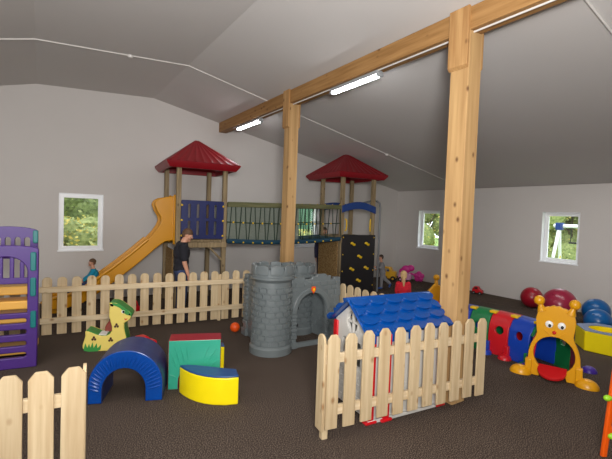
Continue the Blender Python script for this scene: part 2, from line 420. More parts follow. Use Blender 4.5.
# ceiling cables with round junction boxes
def czz(x):
    for (xa, za), (xb, zb) in zip(prof, prof[1:]):
        if xa <= x <= xb: return za+(zb-za)*(x-xa)/(xb-xa)
t = thing('ceiling_cable', 'white cable running along the ceiling across the whole room toward the right wall', 'cable', (0, 7.45, 4.6))
MB().tube([(x, 0, czz(x)-.012-4.6) for x in (-4.5, -2, -.09, 1, 2.25, 4, 6, 8, 10.7)], .011, 8).build('cable', 'cable', t, smooth=True)
for x in (1.25, 7.42):
    MB().lathe([(0, -.045), (.035, -.045), (.045, -.03), (.045, 0)], (x, 0, czz(x)-.006-4.6), 16).build('junction_box', 'cable', t, smooth=True)
c2 = MB().tube([(x, 1.84, czz(x)-.014) for x in (3.0, 4.5, 6.5, 9, 10.7)], .013, 8).build('ceiling_conduit', 'cable', smooth=True)
tag(c2, 'pale conduit on the ceiling in the upper right corner of the photo', 'conduit')

# ------------------------------------------------------------------ outdoors
g = MB().box(-30, 45, -25, 45, -.5, -.35).build('lawn', 'grass'); struct(g)
def foliage(name, label, cat, c, r, n, leaf, trunk=True, group=None, ls=.06):
    t = thing(name, label, cat, (c[0], c[1], -.35), 0, group)
    mb = MB(); rx, ry, z0, z1 = r; rnd = random.Random(hash((round(c[0]*10), round(c[1]*10))) & 0xffff)
    lobes = [(rnd.uniform(-.72, .72)*rx, rnd.uniform(-.7, .7)*ry, z0+(z1-z0)*rnd.uniform(.12, .9)) for _ in range(30)]
    for _ in range(n):
        l = rnd.choice(lobes); v = Vector((rnd.gauss(0, 1), rnd.gauss(0, 1), rnd.gauss(0, 1))).normalized()
        k = rnd.uniform(.75, 1.0)
        p = Vector((l[0]+v.x*rx*.42*k, l[1]+v.y*ry*.42*k, max(.03, l[2]+v.z*(z1-z0)*.22*k)))
        a = Vector((rnd.gauss(0, 1), rnd.gauss(0, 1), rnd.gauss(0, .6))).normalized(); b = a.cross(v+Vector((.2, .1, .3))).normalized()
        s_ = rnd.uniform(.6, 1.4)*ls
        mi = rnd.randrange(len(leaf))
        mb._add([p-a*s_, p+b*s_*.5, p+a*s_, p-b*s_*.5], [(0, 1, 2, 3)], mi)
    for l in lobes: mb.ball(l, 1.0, 10, 0, sc=(rx*.33, ry*.33, (z1-z0)*.17))
    mb.build('foliage', list(leaf), t)
    if trunk:
        tb = MB()
        for k in range(3):
            a = rnd.uniform(0, 6.28); tb.tube([(0, 0, 0), (.2*math.cos(a), .2*math.sin(a), z1*.4), (.45*rx*math.cos(a), .45*ry*math.sin(a), z1*.75)], [.08, .05, .02], 6)
        tb.build('trunk', 'bark', t, smooth=True)
    return t
foliage('garden_bush', 'yellow-leaved bush outside the left gable window', 'bush', (.75, 12.6), (1.3, .8, .1, 2.05), 3600, ('leaf_mid', 'leaf_yellow', 'leaf_lime', 'leaf_yellow'))
foliage('garden_tree', 'pale green tree filling the upper part of the left gable window', 'tree', (.9, 15.4), (3.0, 1.6, .6, 5.6), 8000, ('leaf_dark', 'leaf_mid', 'leaf_lime', 'leaf_mid'))
foliage('garden_bush', 'green bush outside the gable window behind the rope bridge', 'bush', (8.6, 13.6), (1.8, .8, .1, 2.0), 2600, ('leaf_mid', 'leaf_lime', 'leaf_yellow'))
foliage('garden_tree', 'tree beyond the gable window behind the rope bridge', 'tree', (10.4, 17.6), (3.0, 1.6, .6, 6.2), 4500, ('leaf_dark', 'leaf_mid', 'leaf_lime'))
foliage('garden_bush', 'low green hedge outside the right-hand window nearer the camera', 'hedge', (14.4, 5.9), (.9, 1.9, .0, 1.35), 3600, ('leaf_dark', 'leaf_lime', 'leaf_yellow', 'leaf_mid'))
foliage('garden_tree', 'autumn-tinted trees far behind the garden swing set', 'tree', (22.5, 9.2), (1.5, 5.0, .2, 5.2), 9000, ('leaf_mid', 'leaf_lime', 'leaf_yellow', 'leaf_lime'))
foliage('garden_bush', 'ivy-covered bank outside the far right-hand window', 'bush', (14.2, 10.9), (.8, 2.0, .0, 1.5), 2600, ('leaf_dark', 'leaf_mid', 'leaf_lime'))
foliage('garden_tree', 'trees beyond the far right-hand window', 'tree', (17.8, 14.6), (1.4, 3.6, .2, 4.8), 6500, ('leaf_mid', 'leaf_lime', 'leaf_yellow'))
wl = MB(); rs = random.Random(3)
for k in range(13):
    for j in range(4): wl.ball((13.2+rs.uniform(-.05, .05), 8.6+k*.3+rs.uniform(-.05, .05), -.25+j*.27), .19, 8, sc=(.8, 1, .75))
tag(wl.build('stone_wall', 'slate', smooth=True), 'low grey stone wall outside the far right-hand window', 'wall')
sw = thing('garden_swing_set', 'white and blue garden swing set seen through the nearer right-hand window', 'swing set', (16.8, 6.25, -.35), .12)
for dy in (-1.15, 1.15):
    for dx in (-.75, .75): MB().tube([(dx, dy, 0), (0, dy*.92, 2.35)], .06, 8).build('leg', 'white', sw, smooth=True)
MB().tube([(0, -1.25, 2.38), (0, 1.25, 2.38)], .07, 8).build('crossbar', 'white', sw, smooth=True)
for dy in (-1.05, 1.05): MB().box(-.12, .12, dy-.12, dy+.12, 2.22, 2.5).build('joint', 'archblue', sw, bevel=.02)
for dy in (-.45, .45):
    o = MB(); o.box(-.1, .1, dy-.25, dy+.25, 1.72, 1.78); so = o.build('swing_seat', 'tyre', sw, bevel=.01)
    for q in (-1, 1): MB().tube([(0, dy+q*.22, 1.75), (0, dy+q*.2, 2.36)], .015, 6).build('swing_rope', 'rope', so, smooth=True)
gp = thing('garden_sheeting', 'green sheeting hanging outside the gable window behind the rope bridge', 'sheet', (7.75, 11.6, -.35))
MB().box(-.35, .35, 0, .04, 1.95, 2.75).build('sheet', 'tarp', gp); 
for sx in (-.35, .35): MB().tube([(sx, .02, 0), (sx, .02, 2.8)], .03, 8).build('stake', 'bark', gp, smooth=True)

# ------------------------------------------------------------------ picket fences
def picket_profile(h, wd, z0, style):
    a = wd/2
    if style == 'round':
        return [(-a, z0), (a, z0), (a, h-.055), (a*.86, h-.028), (a*.6, h-.01), (a*.25, h), (-a*.25, h), (-a*.6, h-.01), (-a*.86, h-.028), (-a, h-.055)]
    return [(-a, z0), (a, z0), (a, h-.05), (a*.5, h-.004), (a*.4, h), (-a*.4, h), (-a*.5, h-.004), (-a, h-.05)]
_pk = {}
def fence(label, p0, p1, n, side, style='round', h=.965, wd=.138, z0=.035, ends=(True, True), railz=(.26, .76), over=.07):
    a = Vector((p0[0], p0[1], 0)); b = Vector((p1[0], p1[1], 0)); L = (b-a).length; rz = math.atan2(b.y-a.y, b.x-a.x)
    t = thing('picket_fence', label, 'fence', a, rz)
    for i in range(n):
        x = L*i/(n-1)
        key = (style, h, wd, z0)
        if key not in _pk:
            o = MB().prism(picket_profile(h, wd, z0, style), -.011, .011).build('picket', 'picket', t, bevel=.003)
            _pk[key] = o; o.location = (x, 0, 0)
        else:
            o = part_copy(_pk[key], t, (x, 0, 0))
        o.location.z = random.uniform(-.008, .008); o.rotation_euler = (0, random.uniform(-.006, .006), 0)
    y0, y1 = (.0115, .05) if side > 0 else (-.05, -.0115)
    for z in railz: MB().box(-over, L+over, y0, y1, z-.045, z+.045).build('rail', 'rail', t, bevel=.004)
    return t, L, y0, y1
tB, L, _, _ = fence('long pale picket fence standing in front of the yellow slide', (-.52, 7.59), (4.03, 7.09), 23, -1, ends=(0, 0))
for x in (3.43,):
    MB().box(x-.03, x+.03, .0115, .07, 0, .9).build('fence_post', 'picket', tB, bevel=.004)
tS, L, _, _ = fence('picket fence section between the climbing wall and the blue-roofed playhouse', (4.28, 6.85), (4.24, 3.30), 20, 1)
MB().box(.0, .06, .051, .11, 0, .9).build('fence_post', 'picket', tS, bevel=.004); MB().box(L-.06, L, .051, .11, 0, .9).build('fence_post', 'picket', tS, bevel=.004)
tN, L, _, _ = fence('picket fence in front of the blue-roofed playhouse, fixed to the pillar', (2.285, 2.879), (4.23, 2.606), 11, 1, 'point', h=.995, wd=.13, z0=.10)
MB().box(-.08, -.02, .012, .072, 0, .9).build('fence_post', 'picket', tN, bevel=.004)
e_ = MB().prism(picket_profile(.995, .13, .09, 'round'), -.011, .011).build('end_board', 'picket', tN, bevel=.003); e_.location = (-.098, .057, 0); e_.rotation_euler = (0, 0, PI/2)
e_.location = (-.095, .05, 0)
tF, L, _, _ = fence('picket fence corner in the bottom left foreground', (-.52, 3.21), (.20, 3.125), 5, 1, 'point', h=.985, wd=.146)
MB().box(L-.0, L+.055, .012, .07, 0, .9).build('fence_post', 'picket', tF, bevel=.004)
e_ = MB().prism(picket_profile(.985, .13, .055, 'round'), -.011, .011).build('end_board', 'picket', tF, bevel=.003); e_.location = (L+.068, .06, 0); e_.rotation_euler = (0, 0, PI/2)

# ------------------------------------------------------------------ play towers
EX = Vector((1, -.1, 0)).normalized(); RZ = math.atan2(EX.y, EX.x)
def towerroof(t, z):
    u0, u1, v0, v1 = -.30, 1.27, -.28, 1.54; cx, cy = (u0+u1)/2, (v0+v1)/2; zt = z+.64
    def ring(k, zz): return [(cx+(u-cx)*k, cy+(v-cy)*k, zz) for u, v in ((u0, v0), (u1, v0), (u1, v1), (u0, v1))]
    mb = MB()
    # rim
    z += .05
    rs_ = [mb_ring for mb_ring in (ring(.90, z-.13), ring(.985, z-.04), ring(1.0, z))]
    vs = [[mb.bm.verts.new(p) for p in r] for r in rs_]
    for a, b in zip(vs, vs[1:]):
        for k in range(4): mb.bm.faces.new((a[k], a[(k+1) % 4], b[(k+1) % 4], b[k]))
    low = [mb.bm.verts.new(p) for p in ring(.84, z-.13)]; inn = [mb.bm.verts.new(p) for p in ring(.84, z-.03)]
    for k in range(4):
        mb.bm.faces.new((vs[0][k], low[k], low[(k+1) % 4], vs[0][(k+1) % 4])); mb.bm.faces.new((low[k], inn[k], inn[(k+1) % 4], low[(k+1) % 4]))
    top = [mb.bm.verts.new(p) for p in ring(.05, zt)]
    itop = mb.bm.verts.new((cx, cy, zt-.05)); mb.bm.faces.new(top)
    # fluted slopes
    N = 9
    for k in range(4):
        a0, a1 = Vector(rs_[2][k]), Vector(rs_[2][(k+1) % 4]); b0, b1 = Vector(top[k].co), Vector(top[(k+1) % 4].co)
        nrm = (a1-a0).cross(b0-a0).normalized()
        bot, tp = [], []
        for i in range(N*3+1):
            f = i/(N*3); h = .016 if (i % 3 == 1) else 0.0
            bot.append(mb.bm.verts.new(a0.lerp(a1, f)+nrm*h)); tp.append(mb.bm.verts.new(b0.lerp(b1, f)+nrm*h*.2))
        for i in range(N*3): mb.bm.faces.new((bot[i], bot[i+1], tp[i+1], tp[i]))
    for k in range(4): mb.bm.faces.new((inn[k], inn[(k+1) % 4], itop))
    bmesh.ops.remove_doubles(mb.bm, verts=mb.bm.verts[:], dist=.0008)
    return mb.build('roof', 'redroof', t, smooth=True, angle=28)
def tower(label, loc, zd, zr, skew):
    t = thing('play_tower', label, 'play tower', loc, RZ)
    for u in (0, 1):
        for v in (0, 1.1):
            du = skew*(v/1.1)   # frame stands slightly out of square
            MB().box(u+du-.05, u+du+.05, v-.05, v+.05, 0, zr-.02).build('post', 'post', t, bevel=.012)
    MB().box(-.03, 1.03, -.02, 1.12, zd-.05, zd).build('platform', 'post', t, bevel=.005)
    for v in (-.065, 1.165):
        s_ = 1 if v > 0 else 0
        MB().box(-.05+skew*s_, 1.05+skew*s_, v-.018, v+.018, zd-.17, zd-.055).build('joist', 'post', t, bevel=.004)
    towerroof(t, zr)
    return t
TL = tower('play tower with yellow slide, red roof and blue slotted panel', (2.44, 8.55, 0), 1.48, 3.08, -.08)
TR = tower('play tower with black climbing wall and red roof', (6.57, 8.14, 0), 1.58, 3.19, .04)
# blue slotted panel on the left tower
bp = MB().prism(rrect(.045, .965, 1.50, 2.33, .03), -.085, -.055).build('slotted_panel', 'blue', TL)
k = MB()
for i, x in enumerate((.215, .40, .605, .78)):
    for za, zb in ((1.57, 1.80), (1.845, 1.955), (1.995, 2.21)):
        pass
for x in (.215, .40, .605, .78):
    for za, zb in ((1.58, 1.89), (1.95, 2.25)): k.prism(rrect(x-.026, x+.026, za, zb, .024), -.2, .0)
cut(bp, k); after_cut(bp, .005)
for x in (.06, .95):
    for z in (1.57, 1.9, 2.22): MB().ball((x, -.09, z), .022, 10, sc=(1, .6, 1)).build('bolt_cap', 'hold', TL, smooth=True)
# brown board at the back left under the left tower, angle braces
MB().box(-.085, -.06, .10, .98, .02, 1.25).build('side_board', 'osb', TL)
for x, s_ in ((.93, -1),):
    MB().prism([(x, 1.02), (x+.06, 1.02), (x-.22, 1.31), (x-.28, 1.31)], -.05, .0).build('brace', 'post', TL, bevel=.004)
# right tower fittings
cw = MB().prism(rrect(-.02, 1.06, .02, 1.62, .01, 2), -.085, -.06).build('climbing_panel', 'black', TR, bevel=.004)
def hold(x, z):
    m = MB(); pts = [(x-.075+.15*i/8, -.105, z+.022*math.sin(i/8*2*PI)) for i in range(9)]
    m.tube(pts, [.012, .03, .036, .034, .03, .034, .036, .03, .012], 8); return m.build('climbing_hold', 'hold', TR, smooth=True)
for x, z in ((.32, 1.38), (.78, 1.38), (.55, 1.04), (.31, .71), (.78, .73), (.54, .40)): hold(x, z)
for x in (.02, 1.02):
    for z in (.25, .66, 1.1, 1.55): MB().ball((x, -.088, z), .018, 8, sc=(1, .5, 1)).build('bolt_cap', 'hold', TR, smooth=True)
def archrail(m, x0, x1, z0, rise, th, d0, d1):
    n = 14; lo = [(x0+(x1-x0)*i/n, z0+rise*math.sin(PI*i/n)*.9) for i in range(n+1)]
    hi = [(x, z+th) for x, z in lo]
    return m.prism(lo+hi[::-1], d0, d1)
archrail(MB(), -.05, 1.05, 2.19, .13, .19, -.085, -.055).build('arched_rail', 'archblue', TR, bevel=.012)
o = MB(); n_ = 14
lo = [(-.03+1.15*i/n_, 2.22+.09*math.sin(PI*i/n_)) for i in range(n_+1)]; o.prism(lo+[(a, b+.19) for a, b in lo][::-1], 1.155, 1.185); o.build('arched_rail', 'archblue', TR, bevel=.012, loc=(.02, 0, 0))
for x in (.085, .915):
    m = MB(); m.tube([(x, -.03, 1.72), (x+.03*(1 if x < .5 else -1), -.06, 1.76), (x+.035*(1 if x < .5 else -1), -.065, 1.88), (x+.03*(1 if x < .5 else -1), -.06, 2.0), (x, -.03, 2.04)], .02, 8)
    m.build('grab_handle', 'hold', TR, smooth=True)
MB().box(-.085, -.055, .04, 1.0, .02, 1.44).build('side_board', 'osb', TR)
m = MB(); m.tube([(1.0, .9, 2.42), (1.15, .7, 2.50), (1.27, .45, 2.56), (1.35, .28, 2.56), (1.39, .2, 2.5), (1.40, .18, 2.38), (1.40, .18, 1.2), (1.40, .18, .0)], .028, 10)
m.build('sliding_pole', 'metal', TR, smooth=True)

# rope bridge
BR = thing('rope_bridge', 'rope bridge with green netting hung between the two play towers', 'bridge', (3.44+.055, 8.447, 1.48), RZ)
BL = 3.02
_rep = {}
def rep(key, make, parent):
    if key in _rep: return part_copy(_rep[key], parent)
    _rep[key] = make(); return _rep[key]
for v in (-.05, 1.0):
    MB().prism([(0, .74), (BL, .80), (BL, .91), (0, .855)], v-.03, v+.03).build('rail', 'gboard', BR, bevel=.01)
    for i in range(14):
        kq = rep('bolt_cap', lambda: MB().ball((0, 0, 0), .016, 8).build('bolt_cap', 'hold', BR, smooth=True), BR); kq.location = (.12+i*.22, v, .84+.07*(.12+i*.22)/BL)
def sag(x): return .06*(x/BL)-.055*math.sin(PI*x/BL)
n_ = 26
for i in range(n_):
    xa = BL*i/n_+.006; xb = BL*(i+1)/n_-.006; za, zb = sag(xa), sag(xb)
    MB().prism([(xa, za-.05), (xb, zb-.05), (xb, zb), (xa, za)], -.02, .97).build('plank', 'deck', BR)
for v in (-.05, 1.0):
    pts = [(BL*i/20, v, sag(BL*i/20)) for i in range(21)]
    MB().tube([(x, y, z-.03) for x, y, z in pts], .055, 8).build('edge_rope', 'bridgeblue', BR, smooth=True)
    MB().tube([(x, y, .40+z*.6) for x, y, z in pts], .013, 6).build('rope', 'rope', BR, smooth=True)
    for i in range(12):
        x = .14+i*.235
        for zz, yy in ((sag(x)-.045, v-.052), (.40+sag(x)*.6, v-.012)):
            kq = rep('knot', lambda: MB().ball((0, 0, 0), .022, 8).build('knot', 'hold', BR, smooth=True), BR); kq.location = (x, yy, zz)
    for i in range(13):
        x = .14+i*.235
        for dx in (-.06, .06):
            if x+dx > BL or x+dx < .02: continue
            MB().tube([(x+dx*1.6, v, sag(x)), (x+dx*1.1, v, .40+sag(x)*.6), (x+dx*.7, v, .80+.06*x/BL)], .011, 5).build('rope', 'rope', BR, smooth=True)
    nt_ = MB(); vs = []
    for i in range(21):
        x = BL*.6*i/20; vs.append((nt_.bm.verts.new((x, v+.012, sag(x)-.08)), nt_.bm.verts.new((x, v+.012, .76+.07*x/BL))))
    for a, b in zip(vs, vs[1:]): nt_.bm.faces.new((a[0], b[0], b[1], a[1]))
    nt_.build('netting', 'net', BR)

# slide, local x runs away from the tower
SLx = Vector((-1, .1, 0)).normalized()
SL = thing('slide', 'yellow chute slide coming down from the left play tower', 'slide', (2.47+.0, 8.55+.50, 0), math.atan2(SLx.y, SLx.x))
bed = [(0, 1.50), (.20, 1.47), (.36, 1.35), (.52, 1.20), (.8, .95), (1.2, .62), (1.6, .32), (1.80, .21), (2.0, .165), (2.42, .14)]
top = [(0, 2.42), (.30, 2.36), (.40, 2.30), (.43, 2.22), (.38, 2.08), (.30, 1.95), (.29, 1.86), (.33, 1.76), (.42, 1.62), (.55, 1.47), (.8, 1.24), (1.2, .90), (1.6, .59), (1.80, .45), (2.0, .37), (2.36, .30), (2.42, .24)]
for v0, v1, nm in ((-.29, -.235, 'side_wall'), (.235, .29, 'side_wall')):
    MB().prism([(x, z-.05) for x, z in bed]+top[::-1], v0, v1).build(nm, 'yellow', SL, bevel=.02, seg=3)
    # rolled rim along the wall
    s_ = -1 if v0 < 0 else 1
    MB().tube([(x, s_*.285, z-.005) for x, z in top[9:]], .035, 10).build('rim', 'yellow', SL, smooth=True)
o = MB(); o.prism([(x, z-.04) for x, z in bed]+bed[::-1], -.24, .24); o.build('bed', 'yellow', SL, smooth=True)
MB().prism([(0.0, 1.36), (.045, 1.36), (.045, 2.44), (0, 2.44)], -.34, -.26).build('entry_flange', 'yellow', SL, bevel=.015)
MB().prism([(0.0, 1.36), (.045, 1.36), (.045, 2.44), (0, 2.44)], .26, .34).build('entry_flange', 'yellow', SL, bevel=.015)
MB().prism([(2.15, 0), (2.40, 0), (2.37, .13), (2.18, .13)], -.2, .2).build('foot', 'yellow', SL, bevel=.02)

# ------------------------------------------------------------------ grey toy castle
CA = thing('toy_castle', 'grey plastic toy castle with round tower and arched gate', 'toy castle', (0, 0, 0))
def bricks(mb, put, wtot, z0, z1, rh, bw_, depth=.012, gap=.016, off=0):
    z = z0; r = 0
    while z+rh <= z1+1e-4:
        x = (-.5 if r % 2 else 0)*bw_
        while x < wtot:
            xa, xb = max(x, 0), min(x+bw_-gap, wtot)
            if xb-xa > .02: put(mb, xa, xb, z, z+rh-gap, depth)
            x += bw_
        z += rh; r += 1
def turret(cx, cy, r, h, name):
    mb = MB()
    hc = h-.24
    mb.lathe([(r+.022, 0), (r+.022, .10), (r+.01, .115), (r-.012, .135), (r-.018, hc-.03), (r+.005, hc), (r+.03, hc+.02), (r+.03, hc+.05), (r+.012, hc+.06), (r+.012, hc+.17), (r-.03, hc+.17), (r-.03, hc-.2)], (cx, cy, 0), 48)
    tw = mb.build(name, 'castle', CA, smooth=True, angle=35)
    br = MB()
    def put(m, xa, xb, za, zb, d):
        rr = r-.016; n = 4; ang = lambda x: x/rr
        vs = []
        for dd in (0, d):
            for k in range(n+1):
                a = ang(xa+(xb-xa)*k/n)
                sh = .004 if dd else 0
                aa = a if not dd else a+(-.006 if k == n else .006 if k == 0 else 0)
                for zz in (za+sh, zb-sh):
                    vs.append((cx+(rr+dd)*math.cos(aa), cy+(rr+dd)*math.sin(aa), zz))
        m2 = 2*(n+1); fs = []
        for k in range(n):
            i = 2*k; fs.append((m2+i, m2+i+2, m2+i+3, m2+i+1)); fs.append((i, i+2, m2+i+2, m2+i)); fs.append((i+1, m2+i+1, m2+i+3, i+3))
        fs.append((0, m2, m2+1, 1)); fs.append((2*n, 2*n+1, m2+2*n+1, m2+2*n))
        m._add(vs, fs)
    circ_ = 2*PI*(r-.016); nb = 15
    bricks(br, put, circ_-.012, .145, hc-.04, .088, circ_/nb, .02, .02)
    br.build('brick_relief', 'castle', tw, smooth=True, angle=30)
    for k in range(9):
        a = 2*PI*(k+.3)/9; m = MB(); da = 2*PI/9*.44
        prof_ = []
        for s_ in range(7):
            t_ = a-da+2*da*s_/6; prof_.append(t_)
        vs = []
        for t_ in prof_:
            for rr in (r-.035, r+.024):
                for zz in (hc+.09, h-.004-.02*abs(t_-a)/da): vs.append((cx+rr*math.cos(t_), cy+rr*math.sin(t_), zz))
        fs = []
        for s_ in range(6):
            i = 4*s_; j = i+4; fs += [(i, j, j+1, i+1), (i+2, i+3, j+3, j+2), (i+1, j+1, j+3, i+3), (i, i+2, j+2, j)]
        fs += [(0, 1, 3, 2), (24, 26, 27, 25)]
        m._add(vs, fs); m.build('merlon', 'castle', CA, bevel=.008)
turret(2.965, 5.29, .305, 1.35, 'round_tower')
turret(3.88, 5.99, .28, 1.23, 'round_tower')
def cwall(name, p, q_, h, holes=None, steps=None, mirror=1):
    a = Vector((p[0], p[1], 0)); b = Vector((q_[0], q_[1], 0)); L = (b-a).length; rz = math.atan2(b.y-a.y, b.x-a.x)
    outline = [(0, 0), (L, 0)]+[(L*f, z) for f, z in (steps or [(1, h), (0, h)])]
    o = MB().prism(outline, -.035, .035).build(name, 'castle', CA, loc=(a.x, a.y, 0), rot=(0, 0, rz))
    if holes: cut(o, holes(L))
    after_cut(o, .008)
    return o, L, rz, a
# front wall with the gate
steps = [(1, 1.04), (1, 1.09), (.86, 1.09), (.86, 1.06), (.80, 1.06), (.80, 1.12), (.70, 1.12), (.70, 1.15), (.50, 1.15), (.50, 1.12), (.40, 1.12), (.40, 1.08), (.26, 1.08), (.26, 1.12), (.10, 1.12), (0, 1.1)]
GX, GW, GS, GH = .385, .275, .57, .26
def gatehole(L):
    m = MB(); pts = [(GX-GW, .07), (GX+GW, .07)]+circ(GX, GS, GW, GH+.03, 16, 0, PI, True); m.prism(pts, -.2, .2); return m
wo, L, rz, a = cwall('gate_wall', (3.25, 5.22), (4.18, 5.187), 1.12, gatehole, steps)
m = MB()
arch_o = circ(GX, GS, GW+.085, GH+.115, 18, 0, PI, True); arch_i = circ(GX, GS, GW+.004, GH+.034, 18, 0, PI, True)
m.prism(arch_o+arch_i[::-1], -.06, -.03); m.build('gate_arch', 'castle', CA, bevel=.01, loc=(a.x, a.y, 0), rot=(0, 0, rz))
for x in (GX-GW-.05, GX+GW+.05, .88):
    m = MB()
    for j in range(9):
        wv = .052 if j % 2 else .038; z = .10+j*(.5 if x < .8 else .88)/9; hh = (.5 if x < .8 else .88)/9-.008
        m.box(x-wv, x+wv, -.055, -.03, z, z+hh)
    m.box(x-.06, x+.06, -.065, .04, 0, .10)
    m.build('pilaster', 'castle', CA, bevel=.006, loc=(a.x, a.y, 0), rot=(0, 0, rz))
m = MB()
def putb(mm, xa, xb, za, zb, d):
    xm, zm = (xa+xb)/2, (za+zb)/2
    if ((xm-GX)/(GW+.14))**2+(max(zm-GS, 0)/(GH+.15))**2 < 1.1: return
    mm.box(xa, xb, -.035-d, -.03, za, zb)
bricks(m, putb, .92, .30, 1.06, .075, .15, .013, .016)
m.build('brick_relief', 'castle', CA, bevel=.003, loc=(a.x, a.y, 0), rot=(0, 0, rz))
m = MB(); m.prism([(GX-.035, .965), (GX+.035, .965), (GX+.04, .91), (GX, .85), (GX-.04, .91)][::-1], -.075, -.055)
sh = m.build('shield', 'orangeball', CA, bevel=.005, loc=(a.x, a.y, 0), rot=(0, 0, rz))
m = MB(); m.prism([(GX-.014, .94), (GX+.014, .94), (GX+.016, .91), (GX, .885), (GX-.016, .91)][::-1], -.08, -.074); m.build('emblem', 'hold', sh)
for z in (.35, .62):
    MB().lathe([(0, -.02), (.03, -.02), (.035, 0), (.03, .02), (0, .02)], (GX-GW+.03, .03, z), 12).build('latch', 'tyre', CA, smooth=True, loc=(a.x, a.y, 0), rot=(0, 0, rz))
# left side wall, back wall, right wall
for nm, p, q_, h, st_ in (('side_wall', (2.98, 5.58), (3.0, 6.14), 1.05, None), ('back_wall', (3.05, 6.2), (3.66, 6.12), .98, [(1, .98), (.8, .98), (.8, 1.06), (.6, 1.06), (.6, .98), (.4, .98), (.4, 1.06), (.2, 1.06), (.2, .98), (0, .98)]), ('side_wall', (4.14, 5.23), (4.09, 5.80), 1.02, None)):
    def hw(L): m = MB(); m.box(L*.62, L*.82, -.2, .2, .52, .76); return m
    wo, L, rz, a = cwall(nm, p, q_, h, hw if nm == 'back_wall' else None, st_)
    for sgn in (-1, 1):
        m = MB()
        def pb(mm, xa, xb, za, zb, d):
            if nm == 'back_wall' and xb > L*.6 and xa < L*.84 and zb > .5 and za < .78: return
            mm.box(xa, xb, sgn*.033, sgn*(.035+d), za, zb)
        bricks(m, pb, L-.02, .10, h-.04, .09, .17, .01); m.build('brick_relief', 'castle', wo, bevel=.003)
m = MB()
for j in range(13):
    wv = .07 if j % 2 else .055; m.box(3.0-wv, 3.0+wv, 6.12, 6.26, .12+j*.072, .12+j*.072+.066)
m.box(2.92, 3.08, 6.10, 6.28, 0, .12); m.build('corner_pilaster', 'castle', CA, bevel=.008)
m = MB(); m.box(0, .035, -.42, 0, .03, .50)
for j in range(4): m.box(-.008, .0, -.40, -.02, .08+j*.1, .16+j*.1)
m.build('gate_door', 'castle', CA, bevel=.006, loc=(3.95, 5.13, 0), rot=(0, 0, -.32))
# ------------------------------------------------------------------ playhouse
PH = thing('playhouse', 'small plastic playhouse with blue scalloped roof behind the near picket fence', 'playhouse', (2.79, 2.915, 0), math.atan2(-.1, .995))
HW, HD, HE, HR = 1.01, .66, .93, 1.175
gp_ = [(0, .03), (HD, .03), (HD, HE), (HD/2, HR), (0, HE)]
# gable walls (y-z plane)
g0 = MB().prism(gp_, 0, .035, 'yz').build('gable_wall', 'housewall', PH)
k = MB(); k.prism(circ(HD/2, .96, .105, .125, 24), -.2, .2, 'yz'); k.prism(rrect(.17, HD-.15, .50, .76, .03), -.2, .2, 'yz'); cut(g0, k); after_cut(g0, .006)
m = MB()
for rr in range(6):
    for cc in range(4):
        ya = .06+cc*.14-(.07 if rr % 2 else 0); m.box(-.008, .004, max(ya, .05), min(ya+.13, HD-.05), .06+rr*.07, .12+rr*.07)
m.build('brick_relief', 'housewall', g0, bevel=.003)
g1 = MB().prism(gp_, HW-.035, HW, 'yz').build('gable_wall', 'housewall', PH); cut(g1, MB().prism(circ(HD/2, .96, .105, .125, 24), HW-.2, HW+.2, 'yz')); after_cut(g1, .006)
for x in (.017, HW-.017):
    m = MB(); m.box(x-.014, x+.014, HD/2-.012, HD/2+.012, .84, 1.08); m.box(x-.014, x+.014, HD/2-.105, HD/2+.105, .948, .972)
    for (ra, rb) in ((1.12, .98),):
        oo = circ(HD/2, .96, .118, .138, 24); ii = circ(HD/2, .96, .1, .12, 24)
        n = 24
        vv = [(x-.022, p[0], p[1]) for p in oo]+[(x-.022, p[0], p[1]) for p in ii]+[(x+.022, p[0], p[1]) for p in oo]+[(x+.022, p[0], p[1]) for p in ii]
        fs = []
        for i in range(n):
            j = (i+1) % n; fs += [(i, j, n+j, n+i), (2*n+i, 3*n+i, 3*n+j, 2*n+j), (i, 2*n+i, 2*n+j, j), (n+i, n+j, 3*n+j, 3*n+i)]
        m._add(vv, fs)
    m.build('round_window_frame', 'housewall', PH)
# front and back walls with a window, grey base sill
for y0 in (0, HD-.03):
    wf = MB().box(.03, HW-.03, y0, y0+.03, .03, HE-.02).build('wall', 'housewall', PH)
    m = MB()
    for i in range(4): m.box(.30, HW-.27, y0-.008, y0+.038, .10+i*.065, .15+i*.065)
    m.build('shingle_relief', 'housewall', wf)
MB().box(-.02, HW+.02, -.035, .05, 0.0, .035).build('base_sill', 'housewall', PH, bevel=.006)
for x, y in ((.02, .01), (.205, -.01), (HW-.02, .01), (.02, HD-.02), (HW-.02, HD-.02)):
    po = MB().box(x-.04, x+.04, y-.04, y+.04, .0, HE-.02).build('corner_post', 'red', PH, bevel=.012)
    MB().box(x-.07, x+.07, y-.055, y+.055, 0, .03).build('foot', 'red', po, bevel=.01)
m = MB(); m.box(-.03, -.006, .03, .06, .62, .80); m.build('shutter_catch', 'archblue', PH, bevel=.006)
MB().box(-.028, -.002, .03, .10, .2, .66).build('door_jamb', 'housewall', PH, bevel=.006)
